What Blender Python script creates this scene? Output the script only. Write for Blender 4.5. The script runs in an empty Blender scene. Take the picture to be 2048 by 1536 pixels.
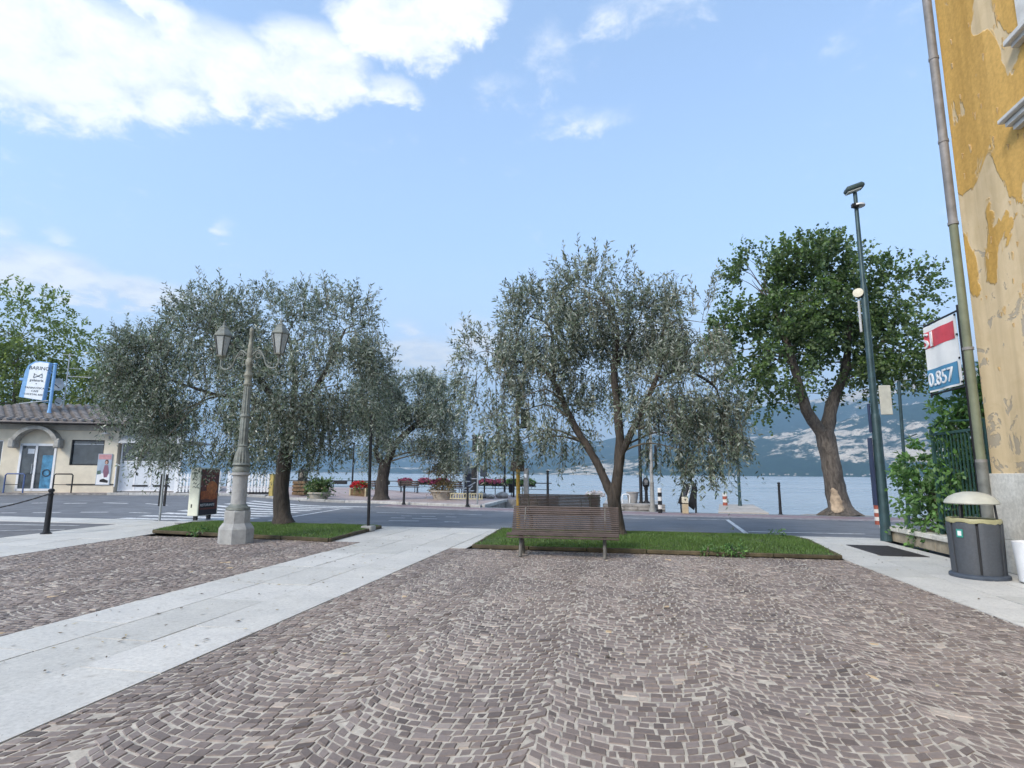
import bpy, bmesh, math, random
import numpy as np
from mathutils import Vector, Matrix
R = math.radians
rng = np.random.default_rng(7)
random.seed(7)
S = bpy.context.scene
COL = S.collection

# ------------------------------------------------------------ camera
CAM_H, YAW, PITCH, ROLL = 1.5, R(10.5), R(8.88), R(0.38)
cam_d = bpy.data.cameras.new('camera'); cam = bpy.data.objects.new('camera', cam_d); COL.objects.link(cam)
fw = Vector((-math.sin(YAW)*math.cos(PITCH), math.cos(YAW)*math.cos(PITCH), math.sin(PITCH)))
rt0 = Vector((math.cos(YAW), math.sin(YAW), 0)); up0 = rt0.cross(fw)
rt = rt0*math.cos(ROLL)+up0*math.sin(ROLL); up = up0*math.cos(ROLL)-rt0*math.sin(ROLL)
mw = Matrix((rt, up, -fw)).transposed().to_4x4(); mw.translation = (0, 0, CAM_H)
cam.matrix_world = mw
cam_d.sensor_width = 36; cam_d.lens = 36*1152/2048; cam_d.clip_start = .05; cam_d.clip_end = 40000
S.camera = cam
S.render.resolution_x, S.render.resolution_y = 1024, 768

# ------------------------------------------------------------ light and exposure
SUN_EL, SUN_AZ = R(36), R(212)       # azimuth from +Y clockwise: the sun stands behind the viewer, veiled by thin cloud
S.view_settings.view_transform = 'Standard'; S.view_settings.look = 'None'
S.view_settings.gamma = 1; S.view_settings.use_curve_mapping = False
S.view_settings.exposure = 1.32
sd = bpy.data.lights.new('sun', 'SUN'); sd.energy = 1.5; sd.angle = R(16); sd.color = (1, .93, .82)
sun = bpy.data.objects.new('sun', sd); COL.objects.link(sun)
sdir = Vector((math.sin(SUN_AZ)*math.cos(SUN_EL), math.cos(SUN_AZ)*math.cos(SUN_EL), math.sin(SUN_EL)))
sun.rotation_euler = sdir.to_track_quat('Z', 'Y').to_euler()
sun.location = sdir*50

W = bpy.data.worlds.new('World'); S.world = W; W.use_nodes = True
W.cycles.sampling_method = 'MANUAL'; W.cycles.sample_map_resolution = 512
nt = W.node_tree; N = nt.nodes; LK = nt.links; N.clear()
def wn(t, **k):
    n = N.new(t)
    for a, v in k.items(): setattr(n, a, v)
    return n
def wmath(op, a, b=None, c=None, clamp=False):
    n = wn('ShaderNodeMath', operation=op, use_clamp=clamp)
    for i, v in enumerate((a, b, c)):
        if v is None: continue
        if hasattr(v, 'is_linked') or hasattr(v, 'links'): LK.new(v, n.inputs[i])
        else: n.inputs[i].default_value = v
    return n.outputs[0]
out = wn('ShaderNodeOutputWorld'); bg = wn('ShaderNodeBackground'); bg.inputs[1].default_value = .13
LK.new(bg.outputs[0], out.inputs[0])
sky = wn('ShaderNodeTexSky', sky_type='NISHITA', sun_disc=False, sun_elevation=SUN_EL, sun_rotation=SUN_AZ,
         altitude=70, air_density=1.0, dust_density=1.6, ozone_density=1.0)
tc = wn('ShaderNodeTexCoord'); nrm = wn('ShaderNodeVectorMath', operation='NORMALIZE'); LK.new(tc.outputs['Generated'], nrm.inputs[0])
sx = wn('ShaderNodeSeparateXYZ'); LK.new(nrm.outputs[0], sx.inputs[0])
az = wmath('MULTIPLY', wmath('ARCTAN2', sx.outputs[0], sx.outputs[1]), 180/math.pi)
el = wmath('MULTIPLY', wmath('ARCSINE', sx.outputs[2]), 180/math.pi)
# a drifting low warp so the cloud outlines are ragged
den = wmath('ADD', wmath('ABSOLUTE', sx.outputs[2]), .18)
cx = wmath('DIVIDE', sx.outputs[0], den); cy = wmath('DIVIDE', sx.outputs[1], den)
cv = wn('ShaderNodeCombineXYZ'); LK.new(cx, cv.inputs[0]); LK.new(cy, cv.inputs[1])
def wnoise(scale, detail, rough, off=0.0):
    n = wn('ShaderNodeTexNoise'); n.inputs['Scale'].default_value = scale; n.inputs['Detail'].default_value = detail
    n.inputs['Roughness'].default_value = rough; n.inputs['Distortion'].default_value = .25
    a = wn('ShaderNodeVectorMath', operation='ADD'); LK.new(cv.outputs[0], a.inputs[0]); a.inputs[1].default_value = (off, off*.7, off*.3)
    LK.new(a.outputs[0], n.inputs['Vector']); return n.outputs[0]
n1 = wnoise(3.2, 10, .66); n2 = wnoise(10, 9, .68, 3.7)
ae = wn('ShaderNodeCombineXYZ')
LK.new(wmath('ADD', az, wmath('MULTIPLY', wmath('SUBTRACT', n1, .5), 9)), ae.inputs[0])
LK.new(wmath('ADD', el, wmath('MULTIPLY', wmath('SUBTRACT', n2, .5), 4)), ae.inputs[1])
CLOUDS = [(-53.6,30.7,6.4,4.9,1.3),(-48,31.5,7.4,3.6,1.1),(-39.5,33.7,7.4,3,1.1),(-31.9,35.4,6.0,3.2,1.1),(-23,39.7,6,2.8,1.1),
 (-17.7,41.6,5.6,2.2,1),(-44.8,36.2,3,1.1,.9),(-13,41.8,2.2,1.4,.8),(-23.3,35,2.8,1.1,.8),(-6.8,38.6,2.9,2.9,.42),(-11.5,35.7,3.2,1.5,.40),
 (-2.3,33.3,4.4,1.2,.30),(3.3,41,7,1.6,.40),(-50.8,15.2,4.2,1.8,.95),(-45.1,14.7,5,1.4,.9),(-39.2,21.2,1.4,1.3,.5),(-53.7,17.6,1.3,1.2,.48),
 (-50.5,18.1,1,.8,.42),(-18.8,11.1,5,2.2,.8),(-13.8,13.2,3.2,2.1,.72),(3.7,12.5,4,2.5,.62),(-20.9,14.2,1.8,.7,.45),(14.6,6.6,3.4,1.5,.7),
 (-64,31,8,7,1.2),(-58,44,12,5,1.1),(-80,38,12,6,1.1),(-70,16,10,3,.9),(-30,52,16,5,1),(20,52,12,4,.8),(50,40,10,5,.9),(75,24,14,4,1),(60,12,10,3,.8),
 (-100,22,12,5,1),(-130,40,14,6,1.1),(-165,28,12,5,1),(110,38,14,6,1),(140,20,12,4,.9),(0,70,20,6,1),(150,60,30,8,1),(30,9,9,1.6,.7)]
cov = None
for (a, e, ra, re, s) in CLOUDS:
    sb = wn('ShaderNodeVectorMath', operation='SUBTRACT'); LK.new(ae.outputs[0], sb.inputs[0]); sb.inputs[1].default_value = (a, e, 0)
    ml = wn('ShaderNodeVectorMath', operation='MULTIPLY'); LK.new(sb.outputs[0], ml.inputs[0]); ml.inputs[1].default_value = (.72/ra, .72/re, 0)
    dt = wn('ShaderNodeVectorMath', operation='DOT_PRODUCT'); LK.new(ml.outputs[0], dt.inputs[0]); LK.new(ml.outputs[0], dt.inputs[1])
    v = wmath('MULTIPLY_ADD', dt.outputs['Value'], -s, s)
    cov = v if cov is None else wmath('MAXIMUM', cov, v)
cov = wmath('MAXIMUM', cov, 0)
dens = wmath('ADD', cov, wmath('MULTIPLY', wmath('SUBTRACT', wmath('ADD', wmath('MULTIPLY', n1, .5), wmath('MULTIPLY', n2, .5)), .5), 2.3))
mr = wn('ShaderNodeMapRange', interpolation_type='SMOOTHSTEP'); LK.new(dens, mr.inputs[0])
mr.inputs[1].default_value = .1; mr.inputs[2].default_value = .85
veil = wn('ShaderNodeMapRange', interpolation_type='SMOOTHSTEP'); LK.new(el, veil.inputs[0])     # thin high haze: the clear sky pales towards the horizon
veil.inputs[1].default_value = 46; veil.inputs[2].default_value = -2; veil.inputs[3].default_value = .25; veil.inputs[4].default_value = .75
m0 = wn('ShaderNodeMix', data_type='RGBA'); LK.new(veil.outputs[0], m0.inputs[0]); LK.new(sky.outputs[0], m0.inputs[6]); m0.inputs[7].default_value = (2.4, 3.25, 4.7, 1)
hz = wn('ShaderNodeMapRange', interpolation_type='SMOOTHSTEP'); LK.new(el, hz.inputs[0]); hz.inputs[1].default_value = 24; hz.inputs[2].default_value = -1; hz.inputs[3].default_value = 0; hz.inputs[4].default_value = .8
mh_ = wn('ShaderNodeMix', data_type='RGBA'); LK.new(hz.outputs[0], mh_.inputs[0]); LK.new(m0.outputs[2], mh_.inputs[6]); mh_.inputs[7].default_value = (3.5, 3.85, 4.4, 1)
m1 = wn('ShaderNodeMix', data_type='RGBA'); LK.new(wmath('MULTIPLY', mr.outputs[0], .96), m1.inputs[0]); LK.new(mh_.outputs[2], m1.inputs[6])
shade = wn('ShaderNodeMix', data_type='RGBA'); sh_ = wn('ShaderNodeMapRange'); LK.new(wmath('ADD', n2, wmath('MULTIPLY', dens, .12)), sh_.inputs[0]); sh_.inputs[1].default_value = .38; sh_.inputs[2].default_value = .68; LK.new(sh_.outputs[0], shade.inputs[0])
shade.inputs[6].default_value = (2.9, 3.15, 3.6, 1); shade.inputs[7].default_value = (4.2, 4.2, 4.25, 1)
LK.new(shade.outputs[2], m1.inputs[7])
LK.new(m1.outputs[2], bg.inputs[0])

cy_ = S.cycles
cy_.use_denoising = True
try: cy_.denoiser = 'OPENIMAGEDENOISE'; cy_.denoising_input_passes = 'RGB_ALBEDO_NORMAL'; cy_.denoising_prefilter = 'ACCURATE'
except Exception: pass
cy_.max_bounces = 4; cy_.diffuse_bounces = 3; cy_.glossy_bounces = 2; cy_.transmission_bounces = 2; cy_.transparent_max_bounces = 6; cy_.volume_bounces = 0
cy_.sample_clamp_indirect = 4; cy_.caustics_reflective = False; cy_.caustics_refractive = False

# ------------------------------------------------------------ helpers: materials
MATS = {}
def new_mat(name):
    m = bpy.data.materials.new(name); m.use_nodes = True
    t = m.node_tree; return m, t, t.nodes['Principled BSDF']
def nnoise(t, scale, detail=4, rough=.55, coord='Object', dist=0.0, scl=None):
    tcn = t.nodes.new('ShaderNodeTexCoord'); n = t.nodes.new('ShaderNodeTexNoise')
    n.inputs['Scale'].default_value = scale; n.inputs['Detail'].default_value = detail; n.inputs['Roughness'].default_value = rough
    n.inputs['Distortion'].default_value = dist
    src = tcn.outputs[coord] if coord != 'World' else None
    if coord == 'World':
        g = t.nodes.new('ShaderNodeNewGeometry'); src = g.outputs['Position']
    if scl:
        mp = t.nodes.new('ShaderNodeMapping'); mp.inputs['Scale'].default_value = scl; t.links.new(src, mp.inputs[0]); src = mp.outputs[0]
    t.links.new(src, n.inputs['Vector']); return n
def ramp(t, src, stops):
    r = t.nodes.new('ShaderNodeValToRGB'); e = r.color_ramp.elements
    while len(e) < len(stops): e.new(.5)
    for i, (p, c) in enumerate(stops):
        e[i].position = p; e[i].color = (*c, 1) if len(c) == 3 else c
    t.links.new(src, r.inputs[0]); return r.outputs[0]
def mixc(t, fac, a, b, mode='MIX'):
    m = t.nodes.new('ShaderNodeMix'); m.data_type = 'RGBA'; m.blend_type = mode
    for s, v in ((m.inputs[0], fac), (m.inputs[6], a), (m.inputs[7], b)):
        if hasattr(v, 'node'): t.links.new(v, s)
        elif isinstance(v, (int, float)): s.default_value = v
        else: s.default_value = (*v, 1)
    return m.outputs[2]
def mth(t, op, a, b=None, clamp=False):
    m = t.nodes.new('ShaderNodeMath'); m.operation = op; m.use_clamp = clamp
    for i, v in enumerate((a, b)):
        if v is None: continue
        if hasattr(v, 'node'): t.links.new(v, m.inputs[i])
        else: m.inputs[i].default_value = v
    return m.outputs[0]
def bump(t, b, src, strength=.3, dist=.01):
    n = t.nodes.new('ShaderNodeBump'); n.inputs['Strength'].default_value = strength; n.inputs['Distance'].default_value = dist
    t.links.new(src, n.inputs['Height']); t.links.new(n.outputs[0], b.inputs['Normal'])
def MT(name, col, rough=.7, var=.2, scale=6, bmp=.15, bscale=50, metal=0.0, spec=.4, rnd=0.0, coord='Object', emit=None):
    if name in MATS: return MATS[name]
    m, t, b = new_mat(name)
    n = nnoise(t, scale, 5, .6, coord)
    lo = tuple(max(0, c*(1-var)) for c in col); hi = tuple(min(1, c*(1+var)) for c in col)
    c = ramp(t, n.outputs[0], [(.3, lo), (.7, hi)])
    if rnd:
        oi = t.nodes.new('ShaderNodeObjectInfo'); hv = t.nodes.new('ShaderNodeHueSaturation')
        mr_ = t.nodes.new('ShaderNodeMapRange'); t.links.new(oi.outputs['Random'], mr_.inputs[0]); mr_.inputs[3].default_value = 1-rnd; mr_.inputs[4].default_value = 1+rnd
        t.links.new(mr_.outputs[0], hv.inputs['Value']); t.links.new(c, hv.inputs['Color']); c = hv.outputs[0]
    t.links.new(c, b.inputs['Base Color'])
    b.inputs['Roughness'].default_value = rough; b.inputs['Metallic'].default_value = metal; b.inputs['Specular IOR Level'].default_value = spec
    if bmp:
        nb = nnoise(t, bscale, 3, .6, coord); bump(t, b, nb.outputs[0], bmp, .01)
    MATS[name] = m; return m

# ------------------------------------------------------------ helpers: objects
def mesh_np(name, V, F, smooth=False, attr=None):
    """V (n,3) array, F (m,k) array of equal faces"""
    V = np.asarray(V, np.float32); F = np.asarray(F, np.int32); k = F.shape[1]
    me = bpy.data.meshes.new(name)
    me.vertices.add(len(V)); me.vertices.foreach_set('co', V.ravel())
    me.loops.add(F.size); me.loops.foreach_set('vertex_index', F.ravel())
    me.polygons.add(len(F)); me.polygons.foreach_set('loop_start', np.arange(0, F.size, k, dtype=np.int32))
    me.polygons.foreach_set('loop_total', np.full(len(F), k, np.int32))
    me.polygons.foreach_set('use_smooth', np.full(len(F), bool(smooth)))
    if attr is not None:
        a = me.attributes.new('tone', 'FLOAT', 'FACE'); a.data.foreach_set('value', np.asarray(attr, np.float32))
    me.update(calc_edges=True); return me
def link(name, me, mat, parent=None, loc=(0, 0, 0), rz=0.0):
    o = bpy.data.objects.new(name, me); COL.objects.link(o)
    if mat is not None and me is not None and len(me.materials) == 0: me.materials.append(mat)
    o.parent = parent; o.location = loc; o.rotation_euler = (0, 0, rz); return o
def tag(o, label=None, cat=None, group=None, kind=None):
    if label: o['label'] = label
    if cat: o['category'] = cat
    if group: o['group'] = group
    if kind: o['kind'] = kind
    return o
def thing(name, loc, label, cat, group=None, rz=0.0):
    o = bpy.data.objects.new(name, None); COL.objects.link(o); o.location = loc; o.rotation_euler = (0, 0, rz); o.empty_display_size = .2
    return tag(o, label, cat, group)
def copy_tree(o, parent=None):
    c = o.copy(); COL.objects.link(c); c.parent = parent
    for ch in list(o.children): copy_tree(ch, c)
    return c
class MB:
    def __init__(s): s.v = []; s.f = []
    def add(s, vs, fs):
        k = len(s.v); s.v += [tuple(v) for v in vs]; s.f += [tuple(i+k for i in f) for f in fs]; return s
    def box(s, c, d, rz=0.0, rx=0.0, ry=0.0, b=0.0):
        hx, hy, hz = d[0]/2, d[1]/2, d[2]/2
        if b <= 0:
            vs = [(x, y, z) for z in (-hz, hz) for x, y in ((-hx, -hy), (hx, -hy), (hx, hy), (-hx, hy))]
            fs = [(3, 2, 1, 0), (4, 5, 6, 7), (0, 1, 5, 4), (1, 2, 6, 5), (2, 3, 7, 6), (3, 0, 4, 7)]
        else:
            vs = []
            for z, q in ((-hz, b), (-hz+b, 0), (hz-b, 0), (hz, b)):
                a, e = hx-q, hy-q
                vs += [(-a+ (b if q == 0 else 0), -e, z), (a-(b if q == 0 else 0), -e, z), (a, -e+(b if q == 0 else 0), z), (a, e-(b if q == 0 else 0), z),
                       (a-(b if q == 0 else 0), e, z), (-a+(b if q == 0 else 0), e, z), (-a, e-(b if q == 0 else 0), z), (-a, -e+(b if q == 0 else 0), z)]
            fs = [tuple(range(7, -1, -1)), tuple(range(24, 32))]
            for r_ in range(3):
                for i in range(8):
                    j = (i+1) % 8; fs.append((r_*8+i, r_*8+j, r_*8+8+j, r_*8+8+i))
        Mx = Matrix.Translation(c) @ Matrix.Rotation(rz, 4, 'Z') @ Matrix.Rotation(ry, 4, 'Y') @ Matrix.Rotation(rx, 4, 'X')
        return s.add([Mx @ Vector(v) for v in vs], fs)
    def tube(s, pts, r, n=8, cap=True):
        pts = [Vector(p) for p in pts]; m = len(pts)
        rr = list(r) if isinstance(r, (list, tuple)) else [r]*m
        t0 = (pts[1]-pts[0]).normalized(); ref = Vector((0, 0, 1)) if abs(t0.z) < .9 else Vector((1, 0, 0))
        u = t0.cross(ref).normalized(); vs = []; fs = []
        for i, p in enumerate(pts):
            a = pts[max(i-1, 0)]; b_ = pts[min(i+1, m-1)]; t = (b_-a).normalized()
            u = (u - t*u.dot(t)).normalized(); w = t.cross(u)
            for k in range(n):
                q = 2*math.pi*k/n; vs.append(p+(u*math.cos(q)+w*math.sin(q))*rr[i])
        for i in range(m-1):
            for k in range(n):
                j = (k+1) % n; fs.append((i*n+k, i*n+j, i*n+n+j, i*n+n+k))
        if cap: fs.append(tuple(range(n-1, -1, -1))); fs.append(tuple(range((m-1)*n, m*n)))
        return s.add(vs, fs)
    def lathe(s, prof, n=20, c=(0, 0, 0), rot=0.0, sx=1.0, sy=1.0):
        vs = []; fs = []; m = len(prof)
        for (r_, z) in prof:
            for k in range(n):
                q = 2*math.pi*k/n+rot; vs.append((c[0]+r_*math.cos(q)*sx, c[1]+r_*math.sin(q)*sy, c[2]+z))
        for i in range(m-1):
            for k in range(n):
                j = (k+1) % n; fs.append((i*n+k, i*n+j, i*n+n+j, i*n+n+k))
        fs.append(tuple(range(n-1, -1, -1))); fs.append(tuple(range((m-1)*n, m*n)))
        return s.add(vs, fs)
    def prism(s, poly, z0, z1):
        n = len(poly); vs = [(x, y, z0) for x, y in poly]+[(x, y, z1) for x, y in poly]
        fs = [tuple(range(n-1, -1, -1)), tuple(range(n, 2*n))]+[(i, (i+1) % n, n+(i+1) % n, n+i) for i in range(n)]
        return s.add(vs, fs)
    def wallpoly(s, poly, y0, y1):
        """polygon in the x-z plane given a thickness along y"""
        n = len(poly); vs = [(x, y0, z) for x, z in poly]+[(x, y1, z) for x, z in poly]
        fs = [tuple(range(n)), tuple(range(2*n-1, n-1, -1))]+[(i, n+i, n+(i+1) % n, (i+1) % n) for i in range(n)]
        return s.add(vs, fs)
    def build(s, name, mat, parent=None, loc=(0, 0, 0), smooth=False, rz=0.0):
        me = bpy.data.meshes.new(name); me.from_pydata(s.v, [], s.f)
        bm = bmesh.new(); bm.from_mesh(me); bmesh.ops.recalc_face_normals(bm, faces=bm.faces)
        if smooth:
            for f in bm.faces: f.smooth = True
            for e in bm.edges:
                if len(e.link_faces) == 2 and e.calc_face_angle(0) > R(40): e.smooth = False
        bm.to_mesh(me); bm.free()
        return link(name, me, mat, parent, loc, rz)
def lettering(name, text, size, mat, parent, mtx, depth=.004, align='CENTER', clip=None):
    cu = bpy.data.curves.new(name, 'FONT'); cu.body = text; cu.size = size; cu.extrude = depth; cu.align_x = align; cu.resolution_u = 3
    tmp = bpy.data.objects.new('tmp', cu); COL.objects.link(tmp)
    dg = bpy.context.evaluated_depsgraph_get(); me = bpy.data.meshes.new_from_object(tmp.evaluated_get(dg))
    bpy.data.objects.remove(tmp)
    if clip is not None:
        bm = bmesh.new(); bm.from_mesh(me)
        bmesh.ops.bisect_plane(bm, geom=bm.verts[:]+bm.edges[:]+bm.faces[:], plane_co=(clip, 0, 0), plane_no=(-1, 0, 0), clear_outer=True)
        bm.to_mesh(me); bm.free()
    me.transform(mtx); o = link(name, me, mat, parent); return o
def sstep(a, b, x):
    t = min(1, max(0, (x-a)/(b-a))); return t*t*(3-2*t)
def vnoise(x, y, seed=0):
    xi = np.floor(x).astype(np.int64); yi = np.floor(y).astype(np.int64); fx = x-xi; fy = y-yi
    fx = fx*fx*(3-2*fx); fy = fy*fy*(3-2*fy)
    def h(a, b):
        n = (a*374761393+b*668265263+seed*1442695041) & 0x7fffffff
        n = ((n ^ (n >> 13))*1274126177) & 0x7fffffff
        return ((n ^ (n >> 16)) & 0xffff)/65535.
    return (h(xi, yi)*(1-fx)+h(xi+1, yi)*fx)*(1-fy)+(h(xi, yi+1)*(1-fx)+h(xi+1, yi+1)*fx)*fy
def fbm(x, y, o=5, seed=0):
    s = 0; a = .5
    for i in range(o): s = s+a*vnoise(x*2**i, y*2**i, seed+i); a *= .5
    return s
def in_frame(P, m=0):
    v = Vector(P)-Vector((0, 0, CAM_H)); z = v.dot(fw)
    if z <= .1: return None
    x = 1024+1152*v.dot(rt)/z; y = 768-1152*v.dot(up)/z
    return z if (-m < x < 2048+m and -m < y < 1536+m) else None

# ============================================================ SETTING
# ---- materials of the setting
def mat_cobble():
    m, t, b = new_mat('porphyry')
    at = t.nodes.new('ShaderNodeAttribute'); at.attribute_name = 'tone'
    c = ramp(t, at.outputs['Fac'], [(0, (.085, .069, .061)), (.25, (.150, .121, .107)), (.55, (.222, .183, .163)), (.85, (.305, .260, .236)), (.97, (.41, .355, .305)), (1, (.52, .39, .24))])
    n = nnoise(t, 28, 5, .65, 'World'); n2 = nnoise(t, .55, 3, .55, 'World')
    c = mixc(t, 1, c, ramp(t, n.outputs[0], [(.25, (.82, .82, .82)), (.75, (1.18, 1.17, 1.16))]), 'MULTIPLY')
    c = mixc(t, 1, c, ramp(t, n2.outputs[0], [(.3, (.80, .80, .82)), (.7, (1.2, 1.17, 1.14))]), 'MULTIPLY')
    t.links.new(c, b.inputs['Base Color']); b.inputs['Roughness'].default_value = .62
    nb = nnoise(t, 70, 4, .6, 'World'); bump(t, b, nb.outputs[0], .35, .006); return m
def mat_slab():
    m, t, b = new_mat('pale_stone')
    oi = t.nodes.new('ShaderNodeObjectInfo'); n = nnoise(t, 1.7, 6, .6, 'World'); n2 = nnoise(t, 24, 5, .7, 'World'); n3 = nnoise(t, 6, 4, .75, 'World')
    c = ramp(t, oi.outputs['Random'], [(0, (.53, .515, .475)), (1, (.63, .61, .57))])
    c = mixc(t, 1, c, ramp(t, n.outputs[0], [(.3, (.87, .88, .89)), (.72, (1.06, 1.06, 1.05))]), 'MULTIPLY')
    c = mixc(t, 1, c, ramp(t, n2.outputs[0], [(.3, (.78, .78, .78)), (.6, (1.05, 1.05, 1.05))]), 'MULTIPLY')
    c = mixc(t, ramp(t, n3.outputs[0], [(.58, (0, 0, 0)), (.72, (.8, .8, .8))]), c, (.33, .305, .265))
    n4 = nnoise(t, 55, 2, .5, 'World'); c = mixc(t, ramp(t, n4.outputs[0], [(.70, (0, 0, 0)), (.73, (.85, .85, .85))]), c, (.12, .11, .10))
    t.links.new(c, b.inputs['Base Color']); b.inputs['Roughness'].default_value = .6
    bump(t, b, n2.outputs[0], .2, .004); return m
def mat_asphalt(name, lo, hi):
    m, t, b = new_mat(name)
    n = nnoise(t, .35, 5, .6, 'World'); n2 = nnoise(t, 90, 2, .6, 'World'); n3 = nnoise(t, 3.5, 5, .65, 'World', scl=(.35, 1, 1))
    c = ramp(t, n.outputs[0], [(.3, lo), (.7, hi)])
    c = mixc(t, 1, c, ramp(t, n2.outputs[0], [(.3, (.75, .75, .75)), (.7, (1.25, 1.25, 1.25))]), 'MULTIPLY')
    c = mixc(t, 1, c, ramp(t, n3.outputs[0], [(.35, (.8, .8, .8)), (.65, (1.15, 1.15, 1.15))]), 'MULTIPLY')
    t.links.new(c, b.inputs['Base Color']); b.inputs['Roughness'].default_value = .75; bump(t, b, n2.outputs[0], .4, .004); return m
M_cob = mat_cobble(); M_slab = mat_slab()
M_asph = mat_asphalt('asphalt', (.115, .122, .135), (.165, .172, .185))
M_bike = mat_asphalt('red_asphalt', (.20, .145, .155), (.27, .20, .21))
M_prom = mat_asphalt('pink_paving', (.30, .24, .23), (.42, .34, .32))
M_court = mat_asphalt('grey_setts', (.11, .11, .115), (.17, .17, .175))
M_sand = MT('joint_sand', (.45, .41, .35), .9, .3, 14, .3, 120, coord='World')
M_gap = MT('joint_dark', (.16, .15, .14), .9, .3, 10, .2, 80, coord='World')
def mat_paint():
    m, t, b = new_mat('road_paint')
    n = nnoise(t, 7, 6, .7, 'World'); c = ramp(t, n.outputs[0], [(.36, (.26, .26, .27)), (.52, (.66, .66, .65)), (.8, (.74, .74, .73))])
    t.links.new(c, b.inputs['Base Color']); b.inputs['Roughness'].default_value = .6; return m
M_paint = mat_paint()
M_stone = MT('quay_stone', (.27, .255, .24), .8, .45, 3.5, .5, 22)
M_kerb = MT('kerb_stone', (.42, .41, .39), .75, .25, 5, .2, 40, rnd=.15)

# ---- ground sheet under the square and the streets
gnd = MB()
gnd.add([(-400, -130, -.07), (60, -130, -.07), (60, 15.95, -.07), (-400, 15.95, -.07)], [(0, 1, 2, 3)])
tag(gnd.build('ground', M_court), kind='structure')

def tile_arrays(quads, tones, hz, bev, drop):
    """bevelled flat stones from corner quads (n,4,2); returns V, F, tone per face"""
    q = np.asarray(quads, np.float64); n = len(q); c = q.mean(1, keepdims=True)
    d = q-c; ln = np.linalg.norm(d, axis=2, keepdims=True); inner = c+d*np.maximum(.3, (ln-bev*1.35)/ln)
    z = np.asarray(hz).reshape(n, 1)
    tilt = rng.normal(0, .0014, (n, 4))*min(1, drop/.01)
    V = np.empty((n, 8, 3)); V[:, :4, :2] = inner; V[:, :4, 2] = z+tilt; V[:, 4:, :2] = q; V[:, 4:, 2] = z-drop
    base = (np.arange(n)*8)[:, None, None]
    f = np.array([[0, 1, 2, 3], [4, 5, 1, 0], [5, 6, 2, 1], [6, 7, 3, 2], [7, 4, 0, 3]])[None]
    F = (f+base).reshape(-1, 4); return V.reshape(-1, 3), F, np.repeat(tones, 5)
def setts(name, label_mat, xl, xr, y0, y1, seed):
    """a field of porphyry setts laid in segmental arcs between the lines x = xl(y) and x = xr(y)"""
    rg = np.random.default_rng(seed); Wd, RR, dy = 1.2, 1.0, .083
    k0 = int(math.floor((min(xl(y0), xl(y1))-.08)/Wd))-1; k1 = int(math.ceil((max(xr(y0), xr(y1))-.08)/Wd))+1
    Q = []
    for k in range(k0, k1+1):
        xc = .08+Wd*k; ph = 0.0
        for j in range(int((y0-.9)/dy), int((y1+.9)/dy)+1):
            cut = lambda c_: .07*math.sin(c_*12.9898+j*78.233)*math.cos(c_*3.1+j*5.77)
            tl0 = math.asin(max(-.84, min(.84, (-Wd/2+cut(k))/RR))); tl1 = math.asin(max(-.84, min(.84, (Wd/2+cut(k+1))/RR))); th = .7
            n = int(rg.choice([13, 14, 14, 15]))
            w = 1+rg.normal(0, .19, n); w = np.maximum(w, .55)
            e = np.concatenate([[0], np.cumsum(w)]); e = tl0+(tl1-tl0)*e/e[-1]
            a0, a1 = e[:-1], e[1:]; ya = ph+j*dy+RR*.75; yb = ya+dy; wob = rg.normal(0, .006, n+1); cs_ = np.cumsum(rg.normal(0, .004, n+1)); wob = wob+cs_-cs_.mean()
            arc = lambda a, y, w_: np.stack([xc+RR*np.sin(a), y+w_-RR*np.cos(a)], 1)
            Q.append(np.stack([arc(a0, ya, wob[:-1]*.5), arc(a1, ya, wob[1:]*.5), arc(a1, yb, wob[1:]*.5), arc(a0, yb, wob[:-1]*.5)], 1))
    Q = np.concatenate(Q); c = Q.mean(1, keepdims=True); d = Q-c; ln = np.linalg.norm(d, axis=2, keepdims=True)
    gap = rg.uniform(.0024, .0050, (len(Q), 1, 1)); Q = c+d*(ln-gap*1.3)/ln+rg.normal(0, .0036, Q.shape)
    XL = np.vectorize(xl)(Q[..., 1])+.006; XR = np.vectorize(xr)(Q[..., 1])-.006
    Q[..., 0] = np.clip(Q[..., 0], XL, XR); Q[..., 1] = np.clip(Q[..., 1], y0, y1)
    area = .5*np.abs((Q[:, 2, 0]-Q[:, 0, 0])*(Q[:, 3, 1]-Q[:, 1, 1])-(Q[:, 3, 0]-Q[:, 1, 0])*(Q[:, 2, 1]-Q[:, 0, 1]))
    Q = Q[area > .0010]
    n = len(Q); tone = np.clip(rg.normal(.49, .15, n), 0, .95); tone[rg.random(n) < .022] = .97; tone[rg.random(n) < .0012] = 1.0
    hz = rg.normal(0, .0022, n)
    sheet = MB().add([(xl(y0), y0, -.0052), (xr(y0), y0, -.0052), (xr(y1), y1, -.0052), (xl(y1), y1, -.0052)], [(0, 1, 2, 3)])
    par = tag(sheet.build(name, M_sand), kind='structure')
    zz = np.array([(in_frame((q[:, 0].mean(), q[:, 1].mean(), 0)) or 1e9) for q in Q])
    order = np.argsort(zz); near = [i for i in order[:300] if zz[i] < 1e8]; rest = np.setdiff1d(np.arange(n), near)
    for i in near:
        V, F, A = tile_arrays(Q[i:i+1], tone[i:i+1], hz[i:i+1], .008, .0125)
        link('cobble', mesh_np('cobble', V, F, attr=A), M_cob, par)
    V, F, A = tile_arrays(Q[rest], tone[rest], hz[rest], .008, .0125)
    tag(link('cobbles_beyond', mesh_np('cobbles_beyond', V, F, attr=A), M_cob, par), kind='stuff')
    return par
setts('cobbled_square', None, lambda y: -3.42, lambda y: 3.99, -1.0, 11.68, 3)
LX = lambda y: -10.72-.13*(y-8.6)
setts('cobbled_court', None, LX, lambda y: -5.61, 1.0, 12.2, 5)

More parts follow.
